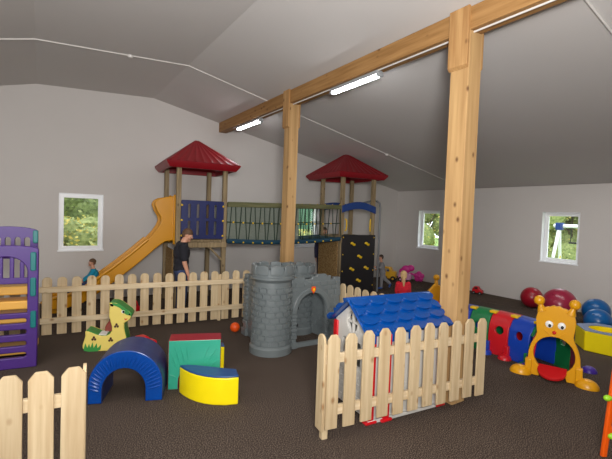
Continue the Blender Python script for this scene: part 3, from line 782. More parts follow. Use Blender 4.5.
# roof: two slopes with scallop rows
ov, oy = .085, .045
RF = MB().prism([(-oy, HE-.03), (HD/2, HR+.015), (HD+oy, HE-.03), (HD+oy, HE+.0), (HD/2, HR+.055), (-oy, HE+.0)], -ov, HW+ov, 'yz').build('roof', 'houseroof', PH, bevel=.012)
sl = math.atan2(HR+.055-HE, HD/2+oy); Ls = math.hypot(HR+.055-HE, HD/2+oy)
def scallops(side):
    m = MB(); rows = 4; cols = 5; W_ = HW+2*ov; cw_ = W_/cols; rh = Ls/rows
    for r in range(rows):
        for c in range(cols+(r % 2)):
            cx = -ov+cw_*(c+.5)-(cw_/2 if r % 2 else 0)
            top_s = Ls-rh*r-.01; bot = top_s-rh*1.1
            pts = []
            n = 12
            for i in range(n+1):
                a = PI+PI*i/n; pts.append((cx+cw_*.5*math.cos(a), bot+rh*.66+rh*.66*math.sin(a), .034))
            pts2 = [(cx+cw_*.5, top_s, .006), (cx-cw_*.5, top_s, .006)]
            allp = [(min(max(x, -ov+.004), HW+ov-.004), s_, h_) for x, s_, h_ in pts+pts2]
            def W(x, s_, h_):
                y = -oy+s_*math.cos(sl)-h_*math.sin(sl); z = HE+s_*math.sin(sl)+h_*math.cos(sl)
                if side: y = HD-y
                return (x, y, z)
            t_ = [m.bm.verts.new(W(*p)) for p in allp]; b_ = [m.bm.verts.new(W(p[0], p[1], -.004)) for p in allp]
            try:
                m.bm.faces.new(t_)
                for i in range(len(t_)):
                    j = (i+1) % len(t_); m.bm.faces.new((t_[i], b_[i], b_[j], t_[j]))
            except ValueError: pass
    return m.build('roof_shingle', 'houseroof', RF, bevel=.008)
scallops(0); scallops(1)
m = MB(); m.prism([(HD/2-.06, HR+.01), (HD/2-.04, HR+.045), (HD/2, HR+.06), (HD/2+.04, HR+.045), (HD/2+.06, HR+.01)], -ov-.015, HW+ov+.015, 'yz'); m.build('ridge_cap', 'houseroof', RF, bevel=.01)
for i in range(5):
    x = -ov+.1+i*.235; MB().box(x-.014, x+.014, -oy-.012, -oy+.012, HE-.10, HE-.0).build('eave_clip', 'houseroof', RF, bevel=.004)

# ------------------------------------------------------------------ soft play blocks
AR = thing('soft_arch', 'blue soft play arch on the carpet', 'soft play block', (.43, 4.70, 0), math.atan2(-.284, .734)); AR.scale = (.968, 1, 1)
out = [(0, 0), (.148, 0)]+[(.372+.224*math.cos(a), .14+.235*math.sin(a)) for a in [PI-PI*i/18 for i in range(19)]]+[(.596, 0), (.785, 0)]+[(.3925+.3925*math.cos(a), .19+.385*math.sin(a)) for a in [PI*i/24 for i in range(25)]]
m = MB(); m.prism(out, .0, .50, 'xz', 0, 1); ao = m.build('foam_body', ['vblue', 'vnavy'], AR, bevel=.014, seg=3)
m = MB()   # welt with gathers around the front opening
ed = out[2:21]
for i in range(26):
    a = PI*i/25; r0, r1 = .255, .375
    p0 = (.372+r0*math.cos(a)*1.0, -.003, .14+.262*math.sin(a)); p1 = (.39+r1*math.cos(a), -.003, .175+.345*math.sin(a))
    pm = ((p0[0]+p1[0])/2+random.uniform(-.006, .006), -.007, (p0[2]+p1[2])/2)
    m.tube([p0, pm, p1], [.005, .012, .004], 6)
m.build('gathered_seam', 'vblue', AR, smooth=True)
GB = thing('soft_block', 'green and maroon square soft play block with an arch cut out', 'soft play block', (1.25, 4.65, 0), math.atan2(-.36, .932))
out = [(0, 0), (.12, 0), (.12, .10)]+[(.3+.18*math.cos(a), .10+.16*math.sin(a)) for a in [PI-PI*i/14 for i in range(1, 14)]]+[(.48, .10), (.48, 0), (.60, 0), (.60, .585), (0, .585)]
m = MB(); m.prism(out, .0, .26, 'xz', 0, 1); m.build('foam_body', ['vgreen', 'vred'], GB, bevel=.012, seg=3)
for (xa, za, xb, zb) in ((.1, .24, .02, .44), (.13, .29, .07, .5), (.18, .33, .12, .54), (.22, .35, .2, .5), (.4, .35, .47, .52), (.45, .31, .55, .47), (.47, .25, .58, .34), (.1, .14, .02, .18)):
    MB().tube([(xa, -.001, za), ((xa+xb)/2, -.005, (za+zb)/2+.01), (xb, -.001, zb)], [.004, .006, .002], 6).build('gathered_seam', 'vgreen', GB, smooth=True)
def wedge(label, poly, loc=(0, 0, 0), rz=0):
    t = thing('soft_wedge', label, 'soft play block', loc, rz)
    MB().prism(poly, 0, .30, 'xy').build('foam_body', 'vyellow', t, bevel=.012, seg=3)
    MB().prism(poly, .3, .322, 'xy').build('top_cover', 'vdblue', t, bevel=.01, seg=3)
    return t
wp = [(1.35, 4.53), (1.365, 4.42), (1.395, 4.31), (1.44, 4.21), (1.50, 4.12), (1.58, 4.04), (1.69, 3.97), (1.82, 3.93), (1.87, 4.12), (1.76, 4.21), (1.64, 4.33), (1.53, 4.43), (1.44, 4.50)]
wedge('yellow curved soft play block with blue top in front of the green block', [(x-1.6, y-4.2) for x, y in wp], (1.6, 4.2, 0))
wedge('yellow soft play block mostly hidden behind the green and maroon block', [(-.25, -.02), (.20, -.17), (.235, -.05), (.1, .1), (-.05, .2), (-.2, .24)], (1.86, 5.10, 0), 0)

# ------------------------------------------------------------------ ride-on animal
GI = thing('rocking_animal', 'yellow and green rocking animal toy behind the blue arch', 'rocking toy', (.57, 6.47, 0), math.atan2(-.17, .49))
sil = [(-.05, .05), (-.05, .10), (-.036, .152), (-.015, .234), (-.018, .305), (.027, .292), (.131, .243), (.2, .222), (.263, .222), (.31, .245), (.337, .30), (.336, .36), (.317, .43), (.296, .515), (.296, .60), (.30, .65), (.292, .71), (.335, .708), (.379, .705), (.43, .68), (.48, .64), (.53, .60), (.575, .565), (.60, .53), (.595, .49), (.576, .455), (.55, .432), (.522, .42), (.502, .40), (.502, .34), (.511, .28), (.53, .20), (.545, .12), (.52, .05), (.45, .0), (.06, .0), (.0, .012)]
m = MB(); m.prism(sil, 0, .035); m.build('side_panel', 'gyellow', GI, bevel=.012, seg=3)
m = MB(); m.prism([(x+.004, z+.004 if z > .1 else z) for x, z in sil], .036, .27); m.build('green_body', 'ggreen', GI, bevel=.012, seg=3)
m = MB(); m.prism(sil, .271, .306); m.build('side_panel', 'gyellow', GI, bevel=.012, seg=3)
# green mane along head top and muzzle on the near side
mane = [(.335, .712), (.43, .69), (.53, .61), (.60, .545), (.602, .50), (.575, .52), (.535, .53), (.50, .555), (.475, .60), (.44, .635), (.39, .662), (.35, .675)]
MB().prism(mane, -.006, .002).build('mane', 'ggreen', GI)
gr = [(-.03, .02), (-.03, .05), (-.01, .13), (.015, .06), (.04, .12), (.055, .06), (.085, .14), (.1, .055), (.14, .125), (.15, .05), (.2, .10), (.19, .03), (.15, .004), (.03, .004)]
MB().prism(gr, -.006, .002).build('grass_motif', 'ggreen', GI)
for x, z in ((.10, .19), (.325, .165), (.40, .37)):
    m = MB()
    for k in range(3):
        a = PI/2+k*2*PI/3; m.prism(circ(x+.02*math.cos(a), z+.02*math.sin(a), .016, .018, 10), -.006, .002)
    m.build('spot_motif', 'darkbrown', GI)
m = MB(); m.prism(circ(.487, .578, .024, .026, 16), -.006, .002); ey = m.build('eye', 'eyew', GI)
MB().prism(circ(.492, .576, .015, .018, 14), -.01, -.004).build('pupil', 'eyed', ey)
MB().ball((.575, .0, .535), .017, 12, sc=(1, .6, 1)).build('nostril', 'eyed', GI, smooth=True)
MB().prism([(.505, .478), (.525, .468), (.55, .478), (.535, .455), (.515, .452)], -.006, .002).build('mouth', 'mouthred', GI)
MB().prism([(.30, .70), (.315, .665), (.345, .655), (.36, .675), (.335, .698)], -.006, .002).build('ear', 'eyed', GI)
MB().prism([(x, .30+.115*math.sin(PI*(x-.2)/.2)) for x in [.2+.2*i/10 for i in range(11)]]+[(.4, .22), (.2, .22)], .20, .40).build('back_roll', 'brown', GI, bevel=.02, seg=3)
m = MB(); m.prism([(.16, .236), (.26, .228), (.26, .236), (.16, .244)], .02, .22); m.build('seat_stripe', 'eyew', GI)

t = thing('toy_car', 'small red toy partly hidden behind the blue arch', 'toy car', (1.30, 6.12, 0), .3)
MB().prism([(-.16, .05), (.16, .05), (.16, .15), (.07, .17), (.02, .24), (-.12, .24), (-.16, .15)], -.09, .09).build('body', 'red', t, bevel=.03, seg=3)
for xx in (-.09, .09):
    for yy in (-.09, .09): MB().tube([(xx, yy-.02, .05), (xx, yy+.02, .05)], .05, 16).build('wheel', 'tyre', t, bevel=.008)

# ------------------------------------------------------------------ purple climber
PU = thing('climbing_toy', 'purple plastic climber with teal clips at the left edge', 'climbing toy', (-.66, 6.275, 0), math.atan2(-.085, .66))
mir = .312      # centre line of the panel
def fpan(top_pts): return [(-.03, .0), (.645, .0)]+top_pts
tp = [(.655, .74), (.655, 1.50)]+[(mir+(.343)*math.cos(a), 1.535+.05*math.sin(a)) for a in [PI*i/12 for i in range(13)]]+[(-.03, 1.5)]
fp = MB().prism(fpan(tp), -.03, .03).build('front_panel', 'purple', PU)
k = MB(); aw = .225
k.prism([(mir-aw, .715), (mir+aw, .715), (mir+aw, 1.24)]+[(mir+aw*math.cos(a), 1.24+.20*math.sin(a)) for a in [PI*i/14 for i in range(1, 14)]]+[(mir-aw, 1.24)], -.2, .2)
for z in (.615, .47, .32, .175): k.prism(rrect(mir-.22, mir+.22, z-.032, z+.032, .03), -.2, .2)
cut(fp, k); after_cut(fp, .012, 3)
m = MB()
for x in (mir-.165, mir-.058, mir+.058, mir+.165): m.box(x-.024, x+.024, -.015, .015, 1.12, 1.46 if abs(x-mir) < .1 else 1.38)
m.box(mir-.24, mir+.24, -.02, .02, 1.09, 1.17); m.build('window_bars', 'purple', PU, bevel=.01)
bp2 = MB().prism([(-.03, 0), (.655, 0), (.655, 1.74)]+[(mir+.343*math.cos(a), 1.76+.065*math.sin(a)) for a in [PI*i/12 for i in range(13)]]+[(-.03, 1.74)], .53, .59).build('back_panel', 'purple', PU, loc=(-.085, 0, -.025))
k = MB()
for x in (mir-.22, mir-.11, mir, mir+.11, mir+.22): k.prism([(x-.034, 1.52), (x+.034, 1.52)]+[(x+.034*math.cos(a), 1.645+.034*math.sin(a)) for a in [PI*i/8 for i in range(9)]], .3, .8)
k.prism([(mir-aw, .3), (mir+aw, .3), (mir+aw, 1.38), (mir-aw, 1.38)], .3, .8)
cut(bp2, k); after_cut(bp2, .012, 3)
for x in (-.03, .57): MB().box(x, x+.035, .03, .53, .25, .72).build('side_panel', 'purple', PU, bevel=.01)
for z, dy in ((.98, .12), (.80, .06)): MB().box(.02, .60, dy, dy+.3, z-.055, z+.055).build('step', 'step', PU, bevel=.015)
for z in (.62, .20): MB().box(.02, .60, .10, .5, z-.06, z+.04).build('step', 'step', PU, bevel=.015)
for za, zb, dy, xx in ((1.26, 1.50, -.045, .60), (.93, 1.17, -.045, .60), (.52, .74, -.045, .605), (1.57, 1.75, .515, .545)):
    MB().prism(rrect(xx-.03, xx+.032, za, zb, .02), dy-.01, dy+.02).build('clip', 'teal', PU, bevel=.008)

# ------------------------------------------------------------------ caterpillar tunnel
CT = thing('caterpillar_tunnel', 'caterpillar play tunnel with smiling yellow face and coloured segments', 'play tunnel', (5.719, 2.777, 0), math.atan2(-.514, .182))
half = [(-.033, 0), (-.035, .17), (-.026, .33), (0, .437), (.043, .53), (.062, .596), (.049, .70), (.042, .80), (.06, .882), (.105, .942), (.16, .968), (.2, .974), (.235, .995), (.262, .988)]
cx = .272
face = half+[(2*cx-x, z) for x, z in half[::-1]]+[(2*cx-.11, 0), (2*cx-.13, .06), (.13, .06), (.11, 0)]
fo = MB().prism(face, -.03, .03).build('face', 'catyellow', CT)
cut(fo, MB().prism(circ(cx, .325, .242, .248, 32), -.2, .2)); after_cut(fo, .014, 3)
for s_ in (-1, 1):
    x = cx+s_*.165; xb = cx+s_*.205
    an = MB().tube([(x, 0, .90), (cx+s_*.185, 0, .97), (xb, 0, 1.03)], [.062, .034, .028], 12).build('antenna', 'catyellow', CT, smooth=True)
    MB().ball((xb, 0, 1.04), .068, 18).build('knob', 'catyellow', an, smooth=True)
    ew = MB().ball((cx+s_*.072, -.028, .735), .05, 18, sc=(.95, .35, 1)).build('eye', 'eyew', CT, smooth=True)
    MB().ball((cx+s_*.072+.008, -.046, .722), .018, 12, sc=(1, .4, 1.3)).build('pupil', 'eyed', ew, smooth=True)
    MB().box(cx+s_*.292-.04, cx+s_*.292+.04, -.06, .03, 0, .22).build('ankle', 'catyellow', CT, bevel=.012)
    MB().ball((cx+s_*.385, -.045, .0), .13, 20, sc=(1.05, .85, .85), cut=PI/2).build('foot', 'catyellow', CT, smooth=True)
MB().ball((cx-.008, -.035, .633), .025, 14).build('nose', 'mouthred', CT, smooth=True)
m = MB(); tp_ = [(.17*math.cos(a), -.20*abs(math.sin(a))**.8 if math.sin(a) < 0 else .05) for a in [2*PI*i/28 for i in range(28)]]
m.prism(tp_, -.018, .018, 'xy'); m.build('tongue', 'mouthred', CT, bevel=.012, seg=3, loc=(cx-.01, -.02, .125), rot=(.42, 0, 0))
def arc_line(c, x0, x1, z, dz, y=-.032):
    return [(x0+(x1-x0)*i/10, y, z-dz*math.sin(PI*i/10)) for i in range(11)]
MB().tube(arc_line(0, cx-.13, cx+.13, .655, .075), .006, 6).build('smile_groove', 'catyellow', CT, smooth=True)
# path of the tunnel in world coordinates, made local
Rinv = Matrix.Rotation(-CT.rotation_euler[2], 4, 'Z')
def loc_(x, y, z=0): return Rinv @ Vector((x-CT.location.x, y-CT.location.y, z))
path = [(5.86, 2.53), (6.08, 2.67), (6.18, 2.83), (6.265, 3.24), (6.25, 3.60), (6.22, 3.94), (6.18, 4.28), (6.13, 4.60)]
cols = ['cred', 'cgreen', 'cblue', 'cred', 'cgreen', 'cblue', 'cred']
fcols = ['cpurple', 'cpurple', 'cgreen', 'cred', 'cblue', 'cgreen', 'cred']
NS = 7
def cs(w_):  # cross-section of a segment wall (outer, inner)
    o = [(-.31, 0), (-.325, .35), (-.30, .55), (-.22, .70), (-.1, .765), (.1, .765), (.22, .70), (.30, .55), (.325, .35), (.31, 0)]
    return o, [(x*.87, z*.945) for x, z in o]
for i in range(NS):
    p0, p1 = Vector(path[i]+(0,)), Vector(path[i+1]+(0,))
    def dirat(j):
        a = Vector(path[max(j-1, 0)]+(0,)); b = Vector(path[min(j+1, NS)]+(0,)); return (b-a).normalized()
    d0, d1 = dirat(i), dirat(i+1)
    n0, n1 = Vector((-d0.y, d0.x, 0)), Vector((-d1.y, d1.x, 0))
    o, inn = cs(0); m = MB(); big = .84
    e = .006
    rings = []
    for (p, n, d, sg) in ((p0, n0, d0, e), (p1, n1, d1, -e)):
        q = p+d*sg
        rings.append([[m.bm.verts.new(loc_(*(q-n*x*big+Vector((0, 0, z*big))))) for x, z in pr] for pr in (o, inn)])
    N = len(o)
    for k in range(N-1):
        m.bm.faces.new((rings[0][0][k], rings[0][0][k+1], rings[1][0][k+1], rings[1][0][k]))
        m.bm.faces.new((rings[0][1][k], rings[1][1][k], rings[1][1][k+1], rings[0][1][k+1]))
        for r in (0, 1): m.bm.faces.new((rings[r][0][k], rings[r][0][k+1], rings[r][1][k+1], rings[r][1][k]))
    for k in (0, N-1): m.bm.faces.new((rings[0][0][k], rings[1][0][k], rings[1][1][k], rings[0][1][k]))
    sgo = m.build('segment', cols[i], CT)
    # round holes through both sides
    pm, dm = (p0+p1)/2, (p1-p0).normalized(); nm = Vector((-dm.y, dm.x, 0)); seg_l = (p1-p0).length
    if i not in (0,):
        k = MB(); a_ = loc_(*(pm-nm*.6+Vector((0, 0, .40)))); b_ = loc_(*(pm+nm*.6+Vector((0, 0, .40)))); k.tube([a_, b_], .065, 18); cut(sgo, k)
    after_cut(sgo, .012, 2, 50)
    # clips on top, feet at both sides
    if i > 0:
        q = p0; rot = math.atan2(d0.y, d0.x)
        for off in (.10,):
            m = MB(); m.box(-.055, .055, -.05, .05, .62, .66); m.bm.transform(Rinv @ Matrix.Translation(q+n0*off-CT.location) @ Matrix.Rotation(rot, 4, 'Z'))
            m.build('top_clip', 'clip', CT, bevel=.008)
    for sgn in ((-1,) if i == 0 else (1,) if i == 1 else (-1, 1)):
        q = p0+n0*sgn*.325; l_ = loc_(q.x, q.y, 0)
        if i == 0: q = Vector((6.56, 2.37, 0)); l_ = loc_(q.x, q.y, 0)
        MB().ball(l_, .10, 16, sc=(1, 1, .8), cut=PI/2).build('foot', fcols[i], sgo, smooth=True)
        if i == 0: continue
        m = MB(); m.box(-.04, .04, -.04, .04, 0, .2); m.bm.transform(Matrix.Translation(loc_(*(q-(n0 if i else n1)*sgn*.05))) @ Matrix.Rotation(math.atan2(d0.y, d0.x)-CT.rotation_euler[2], 4, 'Z')); m.build('ankle', fcols[i], sgo, bevel=.01)
# tail plate with a knob
dT = Vector((.4, 1, 0)).normalized(); aT = math.atan2(dT.y, dT.x)-CT.rotation_euler[2]-PI/2
tl = [(-.33, 0), (-.34, .35), (-.31, .56), (-.2, .74), (-.08, .86), (-.05, .9), (.05, .9), (.08, .86), (.2, .74), (.31, .56), (.34, .35), (.33, 0), (.2, 0), (.2, .3)]+[(.2*math.cos(a), .36+.2*math.sin(a)) for a in [PI*i/10 for i in range(11)]]+[(-.2, .3), (-.2, 0)]
lt = loc_(6.11, 4.72, 0)
ta = MB().prism(tl, -.03, .03).build('tail_plate', 'catyellow', CT, bevel=.012, loc=lt, rot=(0, 0, aT))
kk = MB(); kk.tube([(0, 0, .88), (0, 0, .98)], [.04, .028], 12); kk.ball((0, 0, 1.03), .058, 18); kk.build('knob', 'catyellow', ta, smooth=True)

# ------------------------------------------------------------------ balls and the hexagonal block
def ball(label, c, r, m, sq=1.0, group=None):
    o = MB().ball((0, 0, 0), r, 36, sc=(1, 1, sq)).build('exercise_ball', m, smooth=True); o.location = (c[0], c[1], r*sq+.001+(.012 if c[0] > 9.6 else 0))
    v = MB(); v.lathe([(0, 0), (.018, 0), (.018, .012), (0, .012)], (0, 0, 0), 12); vv = v.build('valve', m, o, smooth=True); vv.location = (-r*.72, r*.1, r*sq*.69-.006); vv.rotation_euler = (0, -PI/4, 0)
    return tag(o, label, 'ball', group)
ball('small red exercise ball, left of the larger maroon one by the right wall', (10.12, 4.97), .25, 'ballred')
ball('large maroon exercise ball behind the caterpillar head', (9.45, 4.05), .345, 'ballmaroon')
ball('blue exercise ball near the right wall, the one farther from the camera', (9.85, 3.50), .262, 'ballblue')
ball('blue exercise ball directly behind the yellow hexagonal block, nearer the camera', (9.02, 3.165), .238, 'ballblue')
HB = thing('hexagon_block', 'yellow hexagonal soft block with a round hole in its grey-blue top', 'soft play block', (8.0, 2.68, 0), .15)
hx = [(.44*math.cos(PI/6+k*PI/3), .44*math.sin(PI/6+k*PI/3)) for k in range(6)]
h_ = MB().prism(hx, 0, .33, 'xy').build('foam_body', 'vyellow', HB); k = MB(); k.prism(circ(0, 0, .25, .25, 28), .08, .5, 'xy'); cut(h_, k); after_cut(h_, .014, 3)
h_ = MB().prism(hx, .33, .345, 'xy').build('top_cover', 'greyblue', HB); k = MB(); k.prism(circ(0, 0, .25, .25, 28), .0, .5, 'xy'); cut(h_, k); after_cut(h_, .006, 2)

# small orange ball by the castle
o = MB().ball((0, 0, 0), .085, 24).build('toy_ball', 'orangeball', smooth=True); o.location = (2.86, 6.40, .086); tag(o, 'small orange ball beside the castle wall', 'ball')
# orange frame at the right edge
OF = thing('toy_easel', 'orange toy frame with lime clips at the bottom right corner', 'toy frame', (4.28, 1.395, 0), -.55)
for x0 in (0, .62):
    MB().prism([(x0-.025, .0), (x0+.025, .0), (x0+.11, 1.05), (x0+.06, 1.05)], -.02, .02).build('leg', 'orange', OF, bevel=.012, seg=3)
    MB().tube([(x0+.03, -.27, .02), (x0+.08, -.03, .9)], .022, 10).build('strut', 'orange', OF, smooth=True)
MB().box(.04, .69, -.02, .02, .98, 1.05).build('crossbar', 'orange', OF, bevel=.012)
MB().box(.03, .66, -.02, .02, .22, .28).build('crossbar', 'orange', OF, bevel=.012)
for z in (.55, .20): MB().ball((-.01 if z > .3 else .05, -.02, z), .035, 12, sc=(1.1, .8, .8)).build('clip', 'lime', OF, smooth=True)

# ------------------------------------------------------------------ ride-on toys by the right wall
def wheel(x, y, z, r, th, parent, mats='tyre', ax='y', hub='toyyellow'):
    p = (x, y-th/2, z), (x, y+th/2, z)
    wo = MB().tube(p, r, 18).build('wheel', mats, parent, bevel=.01)
    MB().tube(((x, y-th/2-.006, z), (x, y+th/2+.006, z)), r*.4, 12).build('hub_cap', hub, wo, smooth=True); return wo
YT = thing('toy_truck', 'yellow toy truck with black wheels against the right wall', 'toy vehicle', (9.72, 9.40, 0.012), -1.0); YT.scale = (.86,)*3
bd = MB().prism([(-.24, .10), (.26, .10), (.26, .36), (.12, .39), (.06, .52), (-.24, .54)], -.15, .15).build('body', 'toyyellow', YT); k = MB(); k.prism([(-.18, .36), (.02, .36), (.0, .47), (-.18, .48)], -.3, .3); cut(bd, k); after_cut(bd, .015, 3)
MB().box(-.10, -.0, -.1, .1, .30, .40).build('seat', 'archblue', YT, bevel=.02)
for x in (-.15, .17):
    for y in (-.16, .16): wheel(x, y, .10, .10, .07, YT)
PK = thing('toy_scooter', 'pink ride-on toy with rounded petals against the right wall', 'ride-on toy', (10.12, 8.80, 0.012), -1.1)
m = MB(); m.ball((-.18, 0, .42), .16, 16, sc=(1, .5, .8)); m.ball((-.04, 0, .47), .13, 16, sc=(1, .5, .8)); m.ball((-.30, 0, .33), .12, 16, sc=(1, .5, 1)); m.build('body', 'pink', PK, smooth=True)
MB().prism(rrect(-.42, .0, .08, .30, .06), -.09, .09).build('base', 'pinkpale', PK, bevel=.02)
m = MB()
for k in range(5):
    a = 2*PI*k/5+.3; m.ball((.24+.095*math.cos(a), 0, .22+.095*math.sin(a)), .085, 12, sc=(1, .5, 1))
m.ball((.24, -.02, .22), .07, 12, sc=(1, .6, 1)); m.build('petal_wheel', 'pink', PK, smooth=True)
MB().tube([(-.04, 0, .3), (.24, 0, .22)], .03, 10).build('frame', 'pink', PK, smooth=True)
wheel(-.34, 0, .08, .08, .2, PK, 'tyre', hub='pinkpale')
for lab, x, y, c in (('small red toy car on the floor behind the caterpillar tail', 8.4, 6.35, 'red'), ('small red toy car by the right wall, just right of the thick pillar', 10.42, 6.62, 'red')):
    t = thing('toy_car', lab, 'toy car', (x, y, .012 if x > 9.5 else 0), -1.3); t.scale = (.62,)*3 if x > 9.5 else (1, 1, 1)
    MB().prism([(-.22, .07), (.24, .07), (.24, .2), (.12, .24), (.05, .36), (-.14, .36), (-.22, .22)], -.12, .12).build('body', c, t, bevel=.03, seg=3)
    MB().prism([(-.12, .25), (.04, .25), (.01, .33), (-.1, .33)], -.123, .123).build('window', 'tyre', t)
    for xx in (-.13, .14):
        for yy in (-.12, .12): wheel(xx, yy, .07, .07, .05, t, hub='grey')
t = thing('toy_car', 'dark red toy car under the slide behind the long picket fence', 'toy car', (1.55, 8.35, 0), .4); t.scale = (.6, .6, .6)
MB().prism([(-.22, .07), (.24, .07), (.24, .26), (.12, .3), (.05, .5), (-.14, .5), (-.22, .28)], -.12, .12).build('body', 'red', t, bevel=.03, seg=3)
MB().prism([(-.12, .31), (.04, .31), (.01, .45), (-.1, .45)], -.123, .123).build('window', 'tyre', t)
for xx in (-.13, .14):
    for yy in (-.12, .12): wheel(xx, yy, .07, .07, .05, t, hub='grey')

# ------------------------------------------------------------------ people
def chain(mb, pts, rads, n=12):
    # tapered limb with a ball at every joint
    for p, r in zip(pts, rads): mb.ball(p, r, n)
    for (p, q_), (r, s_) in zip(zip(pts, pts[1:]), zip(rads, rads[1:])):
        p, q_ = Vector(p), Vector(q_)
        if (q_-p).length > 1e-4: mb.tube([p, q_], [r, s_], n)
def fuse(mb, name, m, parent, voxel, smooth=6):
    o = mb.build(name, m, parent)
    r = o.modifiers.new('r', 'REMESH'); r.mode = 'VOXEL'; r.voxel_size = voxel
    if smooth:
        s_ = o.modifiers.new('s', 'SMOOTH'); s_.iterations = smooth; s_.factor = .5
    apply_mods(o); o.data.shade_smooth()
    if not o.data.materials: o.data.materials.append(MT[m])
    return o
def person(label, H, loc, rz, J, cl, hair, child=False, sleeve=.5, hairstyle='short', headyaw=0, headpitch=0):
    """J: joints as fractions of H: pelvis, chest, neck, head, and sh/el/wr + hip/kn/an for L and R."""
    t = thing('person', label, 'person', loc, rz)
    V = {k: Vector(v)*H for k, v in J.items()}
    hs = H*(.155 if child else .128)      # head height
    hr = hs/2; f = H*(1.12 if child else 1.0)
    mb = MB()
    Rh = Euler((0, headpitch, headyaw)).to_matrix()
    hc = V['head']
    mb.ball(hc+Rh @ Vector((-.06*hs, 0, .08*hs)), hr*.92, 20, sc=(.92, .78, .92), rot=Rh)       # skull
    mb.ball(hc+Rh @ Vector((.07*hs, 0, -.18*hs)), hr*.66, 16, sc=(.9, .82, 1.0), rot=Rh)        # jaw
    mb.ball(hc+Rh @ Vector((.41*hs, 0, -.06*hs)), hr*.13, 10, sc=(1.2, .8, 1.3), rot=Rh)        # nose
    mb.ball(hc+Rh @ Vector((.30*hs, 0, .08*hs)), hr*.42, 12, sc=(.45, 1.2, .3), rot=Rh)         # brow
    mb.ball(hc+Rh @ Vector((.30*hs, 0, -.4*hs)), hr*.22, 10, rot=Rh)                            # chin
    for s_ in (-1, 1):
        mb.ball(hc+Rh @ Vector((-.04*hs, s_*.37*hs, -.04*hs)), hr*.22, 10, sc=(.8, .4, 1.2), rot=Rh)
        mb.ball(hc+Rh @ Vector((.2*hs, s_*.2*hs, -.12*hs)), hr*.3, 10, rot=Rh)
    chain(mb, [V['neck'], hc+Rh @ Vector((-.06*hs, 0, -.25*hs))], [.036*f, .032*f])
    # trunk
    mb.ball(V['pelvis'], .09*f, 16, sc=(.78, 1.0, .85)); mb.ball((V['pelvis']+V['chest'])/2, .082*f, 16, sc=(.75, .95, 1.1))
    mb.ball(V['chest'], .10*f, 16, sc=(.75, 1.05, 1.0)); chain(mb, [V['pelvis'], V['chest'], V['neck']], [.07*f, .07*f, .035*f])
    fr = .0052*H if not child else .0066*H
    for s_, k in ((1, 'L'), (-1, 'R')):
        chain(mb, [V['sh'+k], V['el'+k], V['wr'+k]], [.036*f, .025*f, .017*f]); chain(mb, [V['chest']+Vector((0, 0, .03*f)), V['sh'+k]], [.05*f, .036*f])
        chain(mb, [V['hip'+k], V['kn'+k], V['an'+k]], [.056*f, .036*f, .024*f])
        # hand
        d = (V['wr'+k]-V['el'+k]).normalized(); pn = Vector((0, s_, 0)); pn = (pn-d*pn.dot(d)).normalized(); sd = d.cross(pn)
        pal = V['wr'+k]+d*.030*H
        mt_ = Matrix((sd, pn, d)).transposed()
        mb.ball(pal, .026*H, 12, sc=(.85, .36, 1.15), rot=mt_)
        for i, ln in enumerate((.036, .043, .040, .032)):
            b0 = pal+d*.024*H+sd*(i-1.5)*.0115*H; b1 = b0+d*ln*.55*H-pn*.004*H; b2 = b1+(d*.8-pn*.6).normalized()*ln*.45*H
            chain(mb, [pal+sd*(i-1.5)*.008*H, b0, b1, b2], [fr*1.1, fr*1.1, fr, fr*.85], 8)
        fs_ = sd if sd.x > 0 else -sd
        chain(mb, [pal-d*.012*H, pal+fs_*.022*H+d*.004*H, pal+fs_*.032*H+d*.024*H-pn*.006*H], [fr*1.5, fr*1.3, fr], 8)
        # foot
        an = V['an'+k]; td = V['toe'+k]-an if ('toe'+k) in V else Vector((.085*H, 0, -.03*H))
        chain(mb, [an, an+td*.35+Vector((0, 0, -.01*H)), an+td], [.024*f, .022*f, .016*f])
    body = fuse(mb, 'body', 'skin', t, .0032*H, 4)
    # clothes
    g = .010*H
    sm = MB()
    sm.ball(V['pelvis']+Vector((0, 0, .02*H)), .09*f+g, 16, sc=(.84, 1.02, .8)); sm.ball((V['pelvis']+V['chest'])/2, .085*f+g, 16, sc=(.84, 1.0, 1.15))
    sm.ball(V['chest'], .102*f+g, 16, sc=(.8, 1.06, 1.0)); chain(sm, [V['chest'], V['neck']-Vector((0, 0, .025*H))], [.085*f, .045*f+g*.3])
    for k in 'LR':
        e_ = V['sh'+k].lerp(V['el'+k], min(1, sleeve*2)); pts = [V['chest']+Vector((0, 0, .03*f)), V['sh'+k], e_]; rr = [.055*f+g*.6, .038*f+g, .034*f+g]
        if sleeve > .5: pts.append(V['el'+k].lerp(V['wr'+k], (sleeve-.5)*2)); rr[2] = .027*f+g; rr.append(.02*f+g*.8)
        chain(sm, pts, rr)
    fuse(sm, cl['top'][0], cl['top'][1], t, .006*H, 5)
    pm = MB(); pm.ball(V['pelvis'], .092*f+g*.7, 16, sc=(.82, 1.02, .85))
    for k in 'LR':
        chain(pm, [V['pelvis'].lerp(V['hip'+k], .6), V['hip'+k], V['kn'+k], V['kn'+k].lerp(V['an'+k], .9)], [.06*f+g*.6, .058*f+g*.8, .038*f+g, .028*f+g])
    fuse(pm, 'trousers', cl['legs'], t, .006*H, 5)
    for k in 'LR':
        an = V['an'+k]; td = V['toe'+k]-an if ('toe'+k) in V else Vector((.085*H, 0, -.03*H))
        m2 = MB(); chain(m2, [an-td*.15+Vector((0, 0, -.012*H)), an+td*.4+Vector((0, 0, -.006*H)), an+td], [.027*f, .027*f, .021*f]); fuse(m2, 'shoe', cl['shoe'], t, .004*H, 4)
    # hair, eyes, mouth
    hm = MB(); hm.ball(hc+Rh @ Vector((-.09*hs, 0, .12*hs)), hr*.99, 20, sc=(.93, .82, .92), rot=Rh @ Euler((0, -.35, 0)).to_matrix(), cut=PI*.56)
